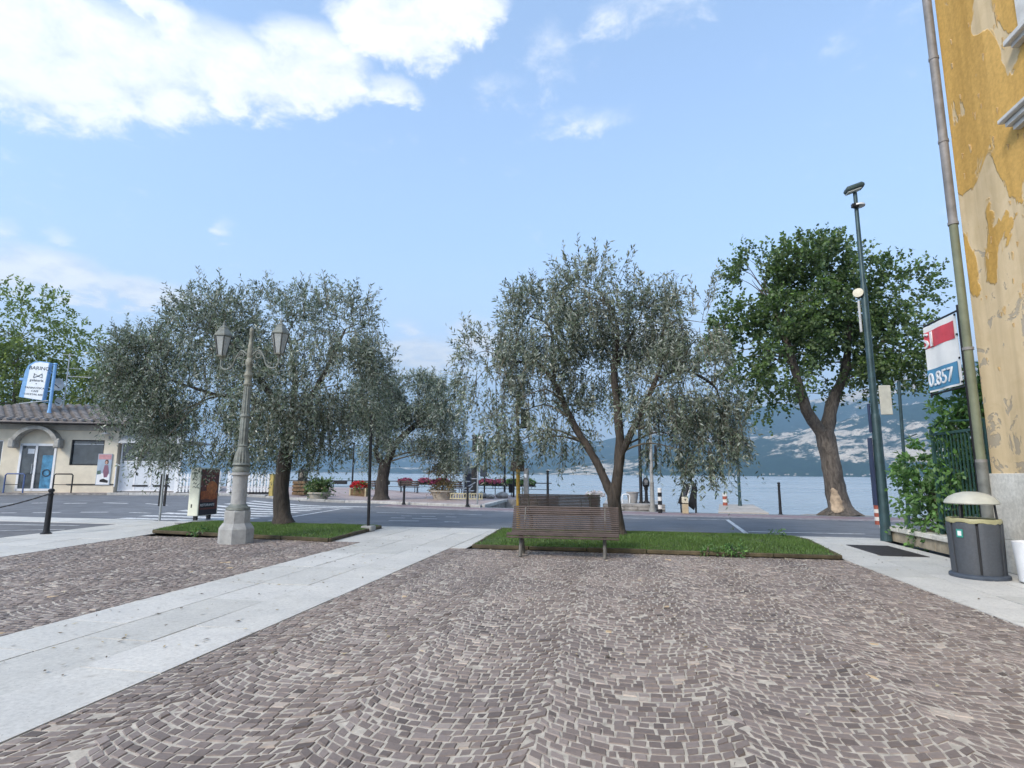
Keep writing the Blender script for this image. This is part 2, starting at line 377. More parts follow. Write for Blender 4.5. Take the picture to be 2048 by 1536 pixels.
def slabs(name, xl, xr, y0, y1, lanes, lmin, lmax, seed, z=0.0):
    rd = random.Random(seed)
    par = tag(MB().add([(xl(y0), y0, z-.012), (xr(y0), y0, z-.012), (xr(y1), y1, z-.012), (xl(y1), y1, z-.012)], [(0, 1, 2, 3)]).build(name, M_gap), kind='structure')
    for l in range(lanes):
        y = y0-rd.uniform(0, lmax*.6)
        while y < y1:
            ln = rd.uniform(lmin, lmax); a, b = max(y, y0), min(y+ln, y1); y += ln
            if b-a < .12: continue
            g = .0050
            X = lambda yy, q: xl(yy)+(xr(yy)-xl(yy))*q/lanes
            q = [[(X(a, l)+g, a+g), (X(a, l+1)-g, a+g), (X(b, l+1)-g, b-g), (X(b, l)+g, b-g)]]
            V, F, A = tile_arrays(q, [0], [z+rd.uniform(-.001, .001)], .0012, .012)
            link('slab', mesh_np('slab', V, F), M_slab, par)
    return par
slabs('stone_path', lambda y: -5.6, lambda y: -3.43, -1, 15.5, 3, .9, 1.7, 1)
slabs('stone_path', lambda y: -6.45, lambda y: -5.603, 12.2, 15.5, 1, .9, 1.5, 7)
slabs('stone_path', lambda y: -3.427, lambda y: -3.1, 11.72, 15.5, 1, .9, 1.5, 8)
slabs('stone_path', lambda y: 4.0, lambda y: 6.06, -1, 15.5, 3, .9, 1.7, 2)
slabs('stone_path', lambda y: LX(y)-2.75, lambda y: LX(y)-.005, 1.5, 15.5, 3, .9, 1.7, 3)
def slabs_x(name, x0, x1, y0, y1, seed, z=0.0):
    rd = random.Random(seed)
    par = tag(MB().add([(x0, y0, z-.012), (x1, y0, z-.012), (x1, y1, z-.012), (x0, y1, z-.012)], [(0, 1, 2, 3)]).build(name, M_gap), kind='structure')
    x = x0
    while x < x1-.05:
        b = min(x1, x+rd.uniform(.8, 1.4)); g = .005
        V, F, A = tile_arrays([[(x+g, y0+g), (b-g, y0+g), (b-g, y1-g), (x+g, y1-g)]], [0], [z+rd.uniform(-.001, .001)], .0012, .012)
        link('slab', mesh_np('slab', V, F), M_slab, par); x = b
slabs_x('pavement', -14.3, 7.0, 15.5, 15.86, 4)
slabs_x('pavement', -40, -14.3, 14.75, 16.2, 5)
# kerb between the pavement and the carriageway, stone by stone
kp = tag(MB().box((-4, 15.93, -.06), (22, .10, .08)).build('kerb', M_gap), kind='structure')
x = -14.3; rk = random.Random(4)
while x < 7.0:
    b = min(7.0, x+rk.uniform(.9, 1.1)); link('kerb_stone', MB().box(((x+b)/2, 15.93, -.05+rk.uniform(-.002, .002)), (b-x-.006, .13, .10), b=.012).build('tmpk', M_kerb).data, M_kerb, kp); x = b
for o in [o for o in COL.objects if o.name.startswith('tmpk')]: bpy.data.objects.remove(o)

# ---- carriageway: climbs a little towards the kiosk on the left
def gz(x, y): return -.05+.36*(1-sstep(-21, -13.5, x))*sstep(17, 24, y)
FAR = [(-60, 15.5), (-45, 18.5), (-31, 23.2), (-25.5, 25.2), (-19, 27.2), (-13.1, 28.6), (-6.4, 26.45), (1, 25.5), (9.5, 24.8), (45, 22.5)]
def yfar(x):
    for (a, ya), (b, yb) in zip(FAR, FAR[1:]):
        if a <= x <= b: return ya+(yb-ya)*(x-a)/(b-a)
    return 22
def sheet(name, xs, ylo, yhi, dz, mat, rows=10, parent=None):
    V = []; F = []
    for x in xs:
        a, b = ylo(x), yhi(x)
        for r_ in range(rows+1):
            y = a+(b-a)*r_/rows; V.append((x, y, gz(x, y)+dz))
    n = rows+1
    for i in range(len(xs)-1):
        for r_ in range(rows): F.append((i*n+r_, (i+1)*n+r_, (i+1)*n+r_+1, i*n+r_+1))
    return link(name, mesh_np(name, V, F), mat, parent)
road = tag(sheet('road', list(np.arange(-60, 45.1, .75)), lambda x: 15.9 if x > -14.3 else 16.2, lambda x: yfar(x)+.4, 0, M_asph, 16), kind='structure')
def yb_in(x): return yfar(x)-(1.9+.12*max(0, min(8, x+6))/8)-.3
tag(sheet('cycle_lane', list(np.arange(-11.3, 44.1, .75)), yb_in, yfar, .004, M_bike, 4), kind='structure')
def line(pts, w, name='road_marking', dz=.008):
    mb = MB()
    for (a, b) in zip(pts, pts[1:]):
        a = Vector(a); b = Vector(b); n = max(1, int((b-a).length/.8)); d = (b-a).normalized(); s = Vector((-d.y, d.x))*w/2
        for i in range(n):
            p = a+(b-a)*i/n; q = a+(b-a)*(i+1)/n
            c = [(v.x, v.y, gz(v.x, v.y)+dz) for v in (p-s, q-s, q+s, p+s)]; mb.add(c, [(0, 1, 2, 3)])
    return mb.build(name, M_paint, road)
xs = [-11.2+i*1.0 for i in range(55)]
line([(x, yb_in(x)) for x in xs], .14, dz=.012)
line([(x, yb_in(x)+.55) for x in xs], .12, dz=.012)
line([(x, yfar(x)-.16) for x in xs], .10, dz=.012)
line([(-11.2, 17.4), (-11.9, 23.6)], .14)
for i in range(9):
    y = 17.0+i*1.05
    line([(-16.4-.12*i, y), (-12.0+(-.1*i if i < 7 else .4*i-2.5), y)], .5)
for a, b in [((-22.3, 17.8), (-21.8, 17.95)), ((-21.25, 18.1), (-20.3, 18.35)), ((-19.65, 18.55), (-18.7, 18.8)), ((-17.9, 18.9), (-17.0, 18.95)), ((-25.6, 20.2), (-24.9, 20.5)),
             ((-24.4, 20.7), (-23.7, 20.9)), ((-22.9, 20.8), (-22.0, 21.0)), ((-21.4, 21.2), (-20.2, 21.2)), ((-19.5, 21.4), (-18.4, 21.3)), ((-24, 17.2), (-23.1, 17.5)),
             ((2.0, 21.75), (3.7, 21.8)), ((3.71, 21.9), (3.3, 16.5)), ((3.5, 17.4), (6.5, 17.5)), ((7.3, 17.5), (8.3, 17.5)), ((-1.6, 21.6), (1.2, 21.7)), ((-9.5, 22.0), (-5.2, 21.9)),
             ((-7.5, 18.35), (-6.5, 18.5)), ((-5.6, 18.4), (-5.1, 18.4)), ((-7.9, 19.55), (-7.4, 19.6)), ((-7.9, 20.5), (-7.5, 20.55)), ((-7.1, 20.5), (-6.6, 20.55)), ((-6.2, 20.5), (-5.8, 20.5)), ((-7.1, 19.5), (-6.2, 19.5))]:
    line([a, b], .13)
# parking court on the far left: flat bay lines
cm = MB()
for a, b in [((-19.5, 13.6), (-14.9, 14.05)), ((-17.4, 11.2), (-14.3, 13.1)), ((-22, 11.0), (-19.5, 13.6))]:
    a = Vector(a); b = Vector(b); d = (b-a).normalized(); s = Vector((-d.y, d.x))*.06
    cm.add([(v.x, v.y, -.004) for v in (a-s, b-s, b+s, a+s)], [(0, 1, 2, 3)])
court = tag(MB().add([(-60, 1, -.012), (-13.4, 1, -.012), (-13.9, 14.75, -.012), (-60, 14.75, -.012)], [(0, 1, 2, 3)]).build('parking_court', M_court), kind='structure')
cm.build('bay_marking', M_paint, court)

# ---- quay, promenade, pier, jetty: solid stone blocks standing in the water
quay = [(-60, 15.9), (60, 15.9), (60, 22.2), (20, 24.6), (10.2, 25.6), (9.9, 26.5), (7.7, 26.6), (7.2, 25.9), (1.9, 26.1), (-5.8, 26.75), (-6.5, 26.9), (-13.1, 29.0), (-60, 25.0)]
tag(MB().prism(quay, -2.6, -.075).build('quay', M_stone), kind='structure')
prom_pts = [(-46, 18.5), (-31, 23.5), (-25.5, 25.5), (-19, 27.5), (-13.1, 28.85), (-6.35, 26.75), (-6.55, 33.3), (-4.6, 33.6), (-4.0, 38.6), (-13.0, 42.8), (-30, 41.0), (-46, 41)]
def promenade():
    V = []; F = []; mb = MB()
    n = len(prom_pts)
    # walls
    for i in range(n):
        a, b = prom_pts[i], prom_pts[(i+1) % n]
        mb.add([(a[0], a[1], -2.6), (b[0], b[1], -2.6), (b[0], b[1], gz(*b)+.09), (a[0], a[1], gz(*a)+.09)], [(0, 1, 2, 3)])
    bm = bmesh.new(); vs = [bm.verts.new((x, y, 0)) for x, y in prom_pts]; bm.faces.new(vs); bm.normal_update()
    bmesh.ops.triangulate(bm, faces=bm.faces[:])
    for it in range(4): bmesh.ops.subdivide_edges(bm, edges=bm.edges[:], cuts=1, use_grid_fill=True)
    for v in bm.verts: v.co.z = gz(v.co.x, v.co.y)+.095
    me = bpy.data.meshes.new('promenade'); bm.to_mesh(me); bm.free()
    o = tag(link('promenade', me, M_prom), kind='structure')
    mb.build('quay_wall', M_stone, o)
    # the front kerb stones
    rk = random.Random(9)
    for (a, b) in zip(prom_pts[2:6], prom_pts[3:7]):
        a = Vector(a); b = Vector(b); L = (b-a).length; d = (b-a)/L; s = 0
        while s < L-.05:
            e = min(L, s+rk.uniform(.9, 1.2)); c = a+d*(s+e)/2
            MB().box((0, 0, 0), (e-s-.01, .3, .16), b=.015).build('kerb_stone', M_kerb, o, (c.x, c.y, gz(c.x, c.y)+.045), rz=math.atan2(d.y, d.x)); s = e
    return o
promenade()
pier = tag(MB().prism([(-.75, 26.2), (1.92, 26.2), (1.92, 31), (-.75, 31)], -2.6, -.02).build('pier', M_stone), kind='structure')
rk = random.Random(2)
for lay in range(2):
    x = -.75-(.3 if lay else 0)
    while x < 1.9:
        a = max(x, -.75); b = min(1.92, x+rk.uniform(.55, .95)); x = b
        if b-a < .1: continue
        MB().box(((a+b)/2, 26.33, -.02+.065+lay*.13), (b-a-.012, .34+rk.uniform(-.02, .02), .122), b=.014).build('stone_block', M_stone, pier)
MB().box((.585, 28.8, .1), (2.64, 4.55, .25), b=.02).build('pier_deck', M_kerb, pier)
jet = tag(MB().prism([(4.05, 25.9), (6.05, 25.9), (6.95, 33.1), (5.2, 32.9)], -.5, -.09).build('jetty', M_stone), kind='structure')
for i in range(6):
    t0, t1 = i/6, (i+1)/6-.003
    P = lambda u, t: ((4.05+(5.2-4.05)*t)*(1-u)+(6.05+(6.95-6.05)*t)*u, (25.9+7*t)*(1-u)+(25.9+7.2*t)*u)
    for u0, u1 in ((0, .498), (.502, 1)):
        MB().prism([P(u0, t0), P(u1, t0), P(u1, t1), P(u0, t1)], -.09, -.02).build('deck_slab', MT('deck_stone', (.42, .385, .345), .8, .2, 3, .2, 30, rnd=.12), jet)
for (x, y) in ((4.4, 26.6), (5.9, 26.6), (5.4, 32.4), (6.7, 32.4)): MB().tube([(x, y, -4), (x, y, -.5)], .14, 8).build('pile', M_stone, jet)

# ---- lake
def mat_water():
    m, t, b = new_mat('lake_water')
    n0 = nnoise(t, .006, 4, .55, 'World', scl=(.4, 1.6, 1)); 
    c = ramp(t, n0.outputs[0], [(.35, (.27, .315, .335)), (.65, (.33, .37, .385))]); t.links.new(c, b.inputs['Base Color'])
    nr = nnoise(t, .03, 4, .6, 'World', scl=(.25, 1.4, 1)); rr_ = t.nodes.new('ShaderNodeMapRange'); t.links.new(nr.outputs[0], rr_.inputs[0]); rr_.inputs[1].default_value = .35; rr_.inputs[2].default_value = .65; rr_.inputs[3].default_value = .14; rr_.inputs[4].default_value = .42; t.links.new(rr_.outputs[0], b.inputs['Roughness']); b.inputs['IOR'].default_value = 1.33; b.inputs['Specular IOR Level'].default_value = .5
    n1 = nnoise(t, .9, 5, .6, 'World', scl=(.45, 1.2, 1)); n2 = nnoise(t, 6, 3, .6, 'World', scl=(.6, 1.2, 1))
    a = mth(t, 'ADD', n1.outputs[0], mth(t, 'MULTIPLY', n2.outputs[0], .25))
    bump(t, b, a, .9, .32); return m
lk = MB(); lk.add([(-9000, 15.0, -1.15), (9000, 15.0, -1.15), (9000, 9600, -1.15), (-9000, 9600, -1.15)], [(0, 1, 2, 3)])
tag(lk.build('lake', mat_water()), kind='structure')

# ---- mountains across the lake
def mat_mountain(name, rock_lo, rock_hi, seed):
    m, t, b = new_mat(name)
    g = t.nodes.new('ShaderNodeNewGeometry'); sp = t.nodes.new('ShaderNodeSeparateXYZ'); t.links.new(g.outputs['Position'], sp.inputs[0])
    # strata: bands that climb to the right
    mp = t.nodes.new('ShaderNodeMapping'); mp.inputs['Rotation'].default_value = (0, R(24), 0); mp.inputs['Scale'].default_value = (.0008, .0008, .0052); mp.inputs['Location'].default_value = (seed, 0, seed*.37)
    t.links.new(g.outputs['Position'], mp.inputs[0])
    n = t.nodes.new('ShaderNodeTexNoise'); n.inputs['Scale'].default_value = 1; n.inputs['Detail'].default_value = 3; n.inputs['Roughness'].default_value = .5; t.links.new(mp.outputs[0], n.inputs['Vector'])
    n2 = nnoise(t, .014, 9, .78, 'World', scl=(1, 1, .5)); n3 = nnoise(t, .03, 6, .75, 'World', scl=(1, 1, .3))
    v = mth(t, 'ADD', n.outputs[0], mth(t, 'MULTIPLY', mth(t, 'SUBTRACT', n2.outputs[0], .5), .9))
    rock = ramp(t, v, [(rock_lo, (0, 0, 0)), (rock_hi, (1, 1, 1))])
    forest = ramp(t, n3.outputs[0], [(.3, (.012, .034, .034)), (.7, (.034, .070, .052))])
    stone = ramp(t, n3.outputs[0], [(.28, (.22, .19, .16)), (.5, (.70, .61, .49)), (.75, (.90, .79, .63))])
    t.links.new(mixc(t, rock, forest, stone), b.inputs['Base Color']); b.inputs['Roughness'].default_value = .95; b.inputs['Specular IOR Level'].default_value = .1
    bump(t, b, n2.outputs[0], .8, 30); return m
def ridge(name, pts, D, depth, mat, seed, rough, amin, amax):
    A = np.array(pts); az_ = np.arange(amin, amax, .16); el_ = np.interp(az_, A[:, 0], A[:, 1])
    el_ = np.maximum(el_+(fbm(az_*.35, az_*0+seed, 5, seed)-.5)*.55*np.clip(el_/2, .15, 1), -.02)
    T = np.linspace(0, 1.35, 46); V = np.zeros((len(az_), len(T), 3))
    for j, t_ in enumerate(T):
        d = D+depth*t_; a = np.radians(az_)
        x = np.sin(a)*d; y = np.cos(a)*d
        H = np.tan(np.radians(el_))*(D+depth)+2
        ridg = np.abs(fbm(x*.0016, y*.0010, 5, seed)-.5)*2
        prof = (t_**.75 if t_ <= 1 else max(0, 1-(t_-1)*1.4))
        z = H*prof*(1-(1-min(1, t_))*rough*ridg*1.2)+(fbm(x*.006, y*.006, 4, seed+9)-.5)*45*min(1, t_*4)*(1-.75*(t_ >= .93))
        if t_ >= .93: z = np.minimum(z, H)
        V[:, j, 0] = x; V[:, j, 1] = y; V[:, j, 2] = np.where(t_ == 0, -1.6, np.maximum(z, -1.6))
    n = len(T); i, j = np.meshgrid(np.arange(len(az_)-1), np.arange(n-1), indexing='ij')
    F = np.stack([i*n+j, (i+1)*n+j, (i+1)*n+j+1, i*n+j+1], -1).reshape(-1, 4)
    return tag(link(name, mesh_np(name, V.reshape(-1, 3), F, True), mat), kind='structure')
R1 = [(-16, -.04), (-9.65, -.04), (-6.71, .56), (-2.32, 1.31), (2.94, 2.13), (7.53, 2.58), (11.06, 3.0), (14.46, 3.71), (17.69, 4.42), (20.01, 4.98), (22.25, 5.72), (25.38, 6.14), (31.59, 7.17), (45, 7.8), (70, 6)]
R2 = [(-36, -.02), (-30.45, .24), (-21.34, .55), (-11.63, .87), (-6.7, 2.12), (.62, 3.82), (7.65, 5.39), (13.78, 6.26), (16.25, 6.55), (20.18, 7.24), (23.85, 8.1), (31.81, 9.38), (45, 10), (70, 8.5)]
R3 = [(-75, .3), (-51.8, .45), (-42.36, .8), (-34.74, 1.31), (-26.1, 2.53), (-16.59, 3.27), (-9.17, 3.09), (-1.8, 3.35), (11.88, 2.31), (30, 2)]
ridge('mountain', R1, 2900, 800, mat_mountain('near_mountain', .545, .60, 2.3), 11, .55, -16, 62)
ridge('mountain', R2, 4300, 1500, mat_mountain('middle_mountain', .57, .63, 5.1), 23, .5, -36, 58)
ridge('mountain', R3, 7600, 1500, mat_mountain('far_mountain', .62, .68, 8.9), 37, .45, -72, 20)
# village houses along the far shore, too small to tell apart
hb = MB(); rh = random.Random(3)
for i in range(80):
    a = R(rh.choice([rh.uniform(-30, -14), rh.uniform(-24, -18), rh.uniform(8, 26)])); d = 7590 if a < R(-9) else 2885
    k = 1 if d < 4000 else 1.9
    hb.box((math.sin(a)*(d-rh.uniform(0, 60)), math.cos(a)*(d-rh.uniform(0, 60)), 3*k+rh.uniform(-2, 7)), (rh.uniform(5, 10)*k, 7*k, rh.uniform(3, 6)*k))
tag(hb.build('shoreline_village', MT('far_render', (.42, .38, .34), .8, .2, .05, 0)), 'tiny pale houses strung along the far lake shore', 'village', kind='stuff')
# morning haze over the lake
def haze():
    m = bpy.data.materials.new('morning_haze'); m.use_nodes = True; t = m.node_tree; t.nodes.clear()
    o = t.nodes.new('ShaderNodeOutputMaterial'); v = t.nodes.new('ShaderNodeVolumePrincipled'); t.links.new(v.outputs[0], o.inputs['Volume'])
    v.inputs['Color'].default_value = (.47, .74, 1, 1); v.inputs['Density'].default_value = HAZE; v.inputs['Anisotropy'].default_value = .2
    h = MB().box((0, 4250, 590), (19000, 11200, 1186)).build('haze', m); tag(h, 'thin morning haze over the lake', 'haze', kind='stuff')
HAZE = .00018
haze()

# ============================================================ THINGS
M_iron = MT('black_iron', (.022, .022, .024), .45, .3, 12, .1, 60, metal=.3)
M_white = MT('white_paint', (.74, .75, .76), .5, .08, 4, .05, 40)
M_glass = None
def glass_mat(name, col=(.05, .06, .065), rough=.08):
    m, t, b = new_mat(name); n = nnoise(t, 3, 3); c = ramp(t, n.outputs[0], [(.3, tuple(v*.7 for v in col)), (.7, tuple(v*1.4 for v in col))])
    t.links.new(c, b.inputs['Base Color']); b.inputs['Roughness'].default_value = rough; b.inputs['Specular IOR Level'].default_value = .8; return m
M_glass = glass_mat('dark_window_glass')

# ---- vegetation
def mat_leaf(name, lo, hi, back, trans=.3, rough=.5):
    m, t, b = new_mat(name)
    at = t.nodes.new('ShaderNodeAttribute'); at.attribute_name = 'tone'; c = ramp(t, at.outputs['Fac'], [(0, lo), (.8, hi), (1, tuple(min(1, v*1.5) for v in hi))])
    g = t.nodes.new('ShaderNodeNewGeometry'); c2 = mixc(t, g.outputs['Backfacing'], c, back)   # pale underside of the leaf
    t.links.new(c2, b.inputs['Base Color']); b.inputs['Roughness'].default_value = rough; b.inputs['Specular IOR Level'].default_value = .5
    tr = t.nodes.new('ShaderNodeBsdfTranslucent'); t.links.new(mixc(t, 1, c, (1.3, 1.45, .7), 'MULTIPLY'), tr.inputs[0])
    mx = t.nodes.new('ShaderNodeMixShader'); mx.inputs[0].default_value = trans
    t.links.new(b.outputs[0], mx.inputs[1]); t.links.new(tr.outputs[0], mx.inputs[2]); t.links.new(mx.outputs[0], t.nodes['Material Output'].inputs[0]); return m
ML_olive = mat_leaf('olive_leaf', (.020, .033, .023), (.155, .20, .14), (.36, .40, .35), .22, .3)
ML_linden = mat_leaf('linden_leaf', (.020, .048, .016), (.12, .19, .048), (.15, .21, .10), .30)
ML_yellow = mat_leaf('broad_leaf', (.06, .10, .025), (.19, .245, .06), (.17, .22, .09), .32)
ML_shrub = mat_leaf('shrub_leaf', (.035, .09, .028), (.13, .26, .065), (.16, .27, .11), .32)
def mat_bark(name, lo, hi):
    m, t, b = new_mat(name); n = nnoise(t, 7, 6, .7, 'Object', 1.5, (1, 1, .28)); n2 = nnoise(t, 2, 3, .5)
    c = ramp(t, n.outputs[0], [(.32, lo), (.62, hi)]); c = mixc(t, 1, c, ramp(t, n2.outputs[0], [(.3, (.75, .75, .75)), (.7, (1.25, 1.2, 1.15))]), 'MULTIPLY')
    t.links.new(c, b.inputs['Base Color']); b.inputs['Roughness'].default_value = .9; bump(t, b, n.outputs[0], .9, .05); return m
MB_olive = mat_bark('olive_bark', (.018, .015, .013), (.075, .063, .054)); MB_lin = mat_bark('linden_bark', (.035, .030, .027), (.145, .128, .112))
M_twig = MT('twig_bark', (.13, .115, .085), .85, .3, 10, 0)

def leaves(origin, direc, length, droop, per, ll, lw, rg, spread=.9):
    """leaf blades along twigs; origin, direc (n,3)"""
    n = len(origin); t = np.tile(np.linspace(.08, 1, per), (n, 1))+rg.normal(0, .04, (n, per)); t = np.clip(t, 0, 1.05)
    P = origin[:, None]+direc[:, None]*(length[:, None]*t)[..., None]; P[..., 2] -= droop[:, None]*t**2
    tan = direc[:, None]*length[:, None, None]+np.zeros((n, per, 3)); tan[..., 2] -= 2*droop[:, None]*t; tan /= np.linalg.norm(tan, axis=2, keepdims=True)
    r_ = rg.normal(0, 1, (n, per, 3)); r_ -= tan*(r_*tan).sum(2, keepdims=True); r_ /= np.linalg.norm(r_, axis=2, keepdims=True)
    d = tan*.75+r_*spread; d /= np.linalg.norm(d, axis=2, keepdims=True)
    s = np.cross(d, rg.normal(0, 1, (n, per, 3))+np.array([0, 0, 1.2])); s /= np.linalg.norm(s, axis=2, keepdims=True)+1e-9
    L = ll*rg.uniform(.65, 1.25, (n, per, 1)); Wd = lw*rg.uniform(.7, 1.25, (n, per, 1)); nn = np.cross(s, d)
    a = P; b = P+d*L*.48+s*Wd*.5+nn*L*.06; c = P+d*L; e = P+d*L*.48-s*Wd*.5+nn*L*.06
    V = np.stack([a, b, c, e], 2).reshape(-1, 3); m = n*per; F = np.arange(m*4).reshape(-1, 4)
    tone = np.clip(np.repeat(rg.normal(.43, .22, n), per)+rg.normal(0, .26, m), 0, 1); return V, F, tone
def leaf_mesh(name, V, F, tone):
    return mesh_np(name, V, F, attr=tone)
def curve_pts(P, n=6):
    P = [Vector(p) for p in P]; out_ = []
    for i in range(len(P)-1):
        a = P[max(i-1, 0)]; b = P[i]; c = P[i+1]; d = P[min(i+2, len(P)-1)]
        for k in range(n):
            t = k/n; out_.append(.5*((2*b)+(c-a)*t+(2*a-5*b+4*c-d)*t*t+(3*b-a-3*c+d)*t**3))
    out_.append(P[-1]); return out_
def tree(name, label, cat, base, trunk, limbs, lobes, nleaf, per, ll, lw, mleaf, mbark, seed, droop=(.1, .6), tl=(.3, .7), upright=.5, shell=2.2, depth=1.0, flare=1.35, hang=0.3, group=None, twigs=.3, spread=.9, strands=0):
    rg = np.random.default_rng(seed); rd = random.Random(seed); bx, by, bz = base; L = lambda p: Vector((p[0]-bx, p[1]-by, p[2]-bz))
    root = thing(name, base, label, cat, group)
    tr = MB(); tp = curve_pts([L(p) for p, r_ in trunk], 6); rr = []
    for i in range(len(tp)):
        q = i/(len(tp)-1)*(len(trunk)-1); k = min(int(q), len(trunk)-2); r_ = trunk[k][1]+(trunk[k+1][1]-trunk[k][1])*(q-k)
        rr.append(r_)
    rr[0] *= flare; 
    if len(rr) > 1: rr[1] *= 1+(flare-1)*.45
    tr.tube(tp, rr, 14)
    nodes = [(p, r_) for p, r_ in zip(tp[len(tp)//2:], rr[len(rr)//2:])]
    for pts, r0, r1 in limbs:
        cp = curve_pts([L(p)+Vector((rd.gauss(0, .02), rd.gauss(0, .02), 0)) for p in pts], 6); m = len(cp)
        rs = [r0+(r1-r0)*i/(m-1) for i in range(m)]; rs = [r_*(1+rd.uniform(-.07, .09)) for r_ in rs]
        tr.tube(cp, rs, 9); nodes += list(zip(cp, rs))
    mt = tr.build('trunk', mbark, root, smooth=True); mt_me = mt.data
    # bark lumps
    for v in mt_me.vertices:
        c = v.co; q = (fbm(np.array([c.x*5+c.y*3.1]), np.array([c.z*3.2+c.y*2]), 3, seed)[0]-.45); v.co = c+v.normal*q*(.05 if mbark is MB_olive else .14)
    br = MB(); vol = [lx*lz*min(lx, lz)*depth*(q[0] if q else 1) for (_, _, _, lx, lz, *q) in lobes]; tot = sum(vol); nt_ = nleaf/per
    O = []; D = []
    for (x, y, z, lx, lz, *q), w in zip(lobes, vol):
        c = L((x, y, z)); ly = max(.5, min(lx, lz)*1.05)*depth
        for b_ in range(max(3, int(5*w/tot*len(lobes)))):
            tgt = c+Vector((rd.uniform(-.7, .7)*lx, rd.uniform(-.7, .7)*ly, rd.uniform(-.6, .7)*lz))
            p, r_ = min(nodes, key=lambda nd: (nd[0]-tgt).length+max(0, nd[0].z-tgt.z)*.6)
            mid = (p+tgt)/2+Vector((rd.uniform(-.2, .2), rd.uniform(-.2, .2), .25*(tgt-p).length*rd.uniform(.2, 1)))
            cp = curve_pts([p, mid, tgt], 4); r_b = min(r_*.6, .012+.012*(tgt-p).length); br.tube(cp, [r_b+(.005-r_b)*i/(len(cp)-1) for i in range(len(cp))], 5, cap=False)
        k = int(nt_*w/tot); u = rg.normal(0, 1, (k, 3)); u /= np.linalg.norm(u, axis=1, keepdims=True)
        rad = rg.random(k)**(1/shell); o = np.array(c)+u*rad[:, None]*np.array([lx, ly, lz])
        d = u*np.array([1, 1, .6])+rg.normal(0, .45, (k, 3)); d[:, 2] += np.where(u[:, 2] > .1, upright, -hang); d /= np.linalg.norm(d, axis=1, keepdims=True)
        O.append(o); D.append(d)
    O = np.concatenate(O); D = np.concatenate(D); n = len(O)
    # thin the foliage in patches so light shows through
    keep = fbm(O[:, 0]*1.6+seed, O[:, 2]*1.6+O[:, 1]*.5, 3, seed) > .405; O, D = O[keep], D[keep]; n = len(O)
    ln = rg.uniform(tl[0], tl[1], n); dr = rg.uniform(droop[0], droop[1], n)*ln*np.where(D[:, 2] > .55, .25, 1)
    V, F, tone = leaves(O, D, ln, dr, per, ll, lw, rg, spread)
    if strands:
        so, sd_, sl_ = [], [], []
        for (x, y, z, lx, lz, *q) in lobes:
            for k in range(strands):
                a = rd.uniform(0, 6.28); ly = max(.5, min(lx, lz)*1.05)*depth; e = rd.uniform(-.7, .25)
                so.append(tuple(L((x+lx*.92*math.cos(a)*math.sqrt(1-e*e), y+ly*.92*math.sin(a)*math.sqrt(1-e*e), z+lz*e)))); sd_.append((.25*math.cos(a), .25*math.sin(a), -1)); sl_.append(rd.uniform(.45, 1.05)*min(1.2, lz))
            for k in range(max(2, strands//2)):
                a = rd.uniform(0, 6.28); e = rd.uniform(.55, .98); so.append(tuple(L((x+lx*math.cos(a)*math.sqrt(1-e*e), y+lx*.8*math.sin(a)*math.sqrt(1-e*e), z+lz*e*.95)))); sd_.append((.35*math.cos(a)+rd.gauss(0, .15), .35*math.sin(a)+rd.gauss(0, .15), 1)); sl_.append(rd.uniform(.35, .8))
        so = np.array(so); sd_ = np.array(sd_); sd_ /= np.linalg.norm(sd_, axis=1, keepdims=True); sl_ = np.array(sl_); sdr = np.where(sd_[:, 2] < 0, .05, .0)*sl_
        V2, F2, t2 = leaves(so, sd_, sl_, sdr, 22, ll, lw, rg, .75); F = np.concatenate([F, F2+len(V)]); V = np.concatenate([V, V2]); tone = np.concatenate([tone, t2])
        for p, d, l_ in zip(so, sd_, sl_): br.tube([Vector(p)+Vector(d)*l_*t for t in (-.25, .3, 1)], [.008, .006, .003], 3, cap=False)
    for i in np.nonzero(rg.random(n) < twigs)[0]:
        p = Vector(O[i]); d = Vector(D[i]); br.tube([p+d*ln[i]*t-Vector((0, 0, dr[i]*t*t)) for t in (0, .35, .7, 1)], [.007, .006, .004, .002], 3, cap=False)
    tag(br.build('branches', M_twig if mbark is MB_olive else mbark, root), kind='stuff')
    cr = link('crown', leaf_mesh('crown', V, F, tone), mleaf, root); tag(cr, kind='stuff')
    return root
OL = [(-13.53,14.9,4.23,1.5,1.43,1.1),(-11.24,14.2,5.21,1.57,1.35),(-9.8,15.1,5.6,1.78,1.26),(-7.47,14.3,5.31,1.31,1.1,1.15),(-7.44,15.0,3.96,1.2,1.2),(-8.55,13.8,3.66,1.46,1.33),
      (-12.14,15.4,3.35,1.66,1.36,.95),(-8.06,14.6,2.66,1.03,.75),(-12.31,14.1,2.51,.84,.7,1.5),(-10.75,15.2,2.43,.88,.66),(-14.11,14.6,4.8,.8,.75,2.2)]
tree('olive_tree', 'broad drooping olive tree behind the two-lantern lamp post', 'tree', (-9.0, 14.6, .14),
     [((-8.99, 14.6, .12), .25), ((-9.11, 14.6, 1.03), .2), ((-9.05, 14.6, 1.84), .19), ((-8.96, 14.6, 2.67), .17)],
     [([(-8.96,14.6,2.6),(-9.63,14.3,3.9),(-10.42,14.0,4.85),(-11.28,14.0,5.6)], .12, .03), ([(-8.96,14.6,2.6),(-9.15,15,4.14),(-9.54,15.1,5.6)], .11, .03),
      ([(-8.96,14.6,2.6),(-8.03,14.4,4.02),(-7.31,14.3,5.4)], .1, .03), ([(-9.1,14.5,3.0),(-10.4,14.9,3.6),(-11.85,15.2,3.8),(-13.43,15,4.3)], .1, .025)],
     OL, 128000, 15, .125, .036, ML_olive, MB_olive, 21, droop=(.2, 1.0), tl=(.3, .75), hang=.75, upright=.6, strands=26)
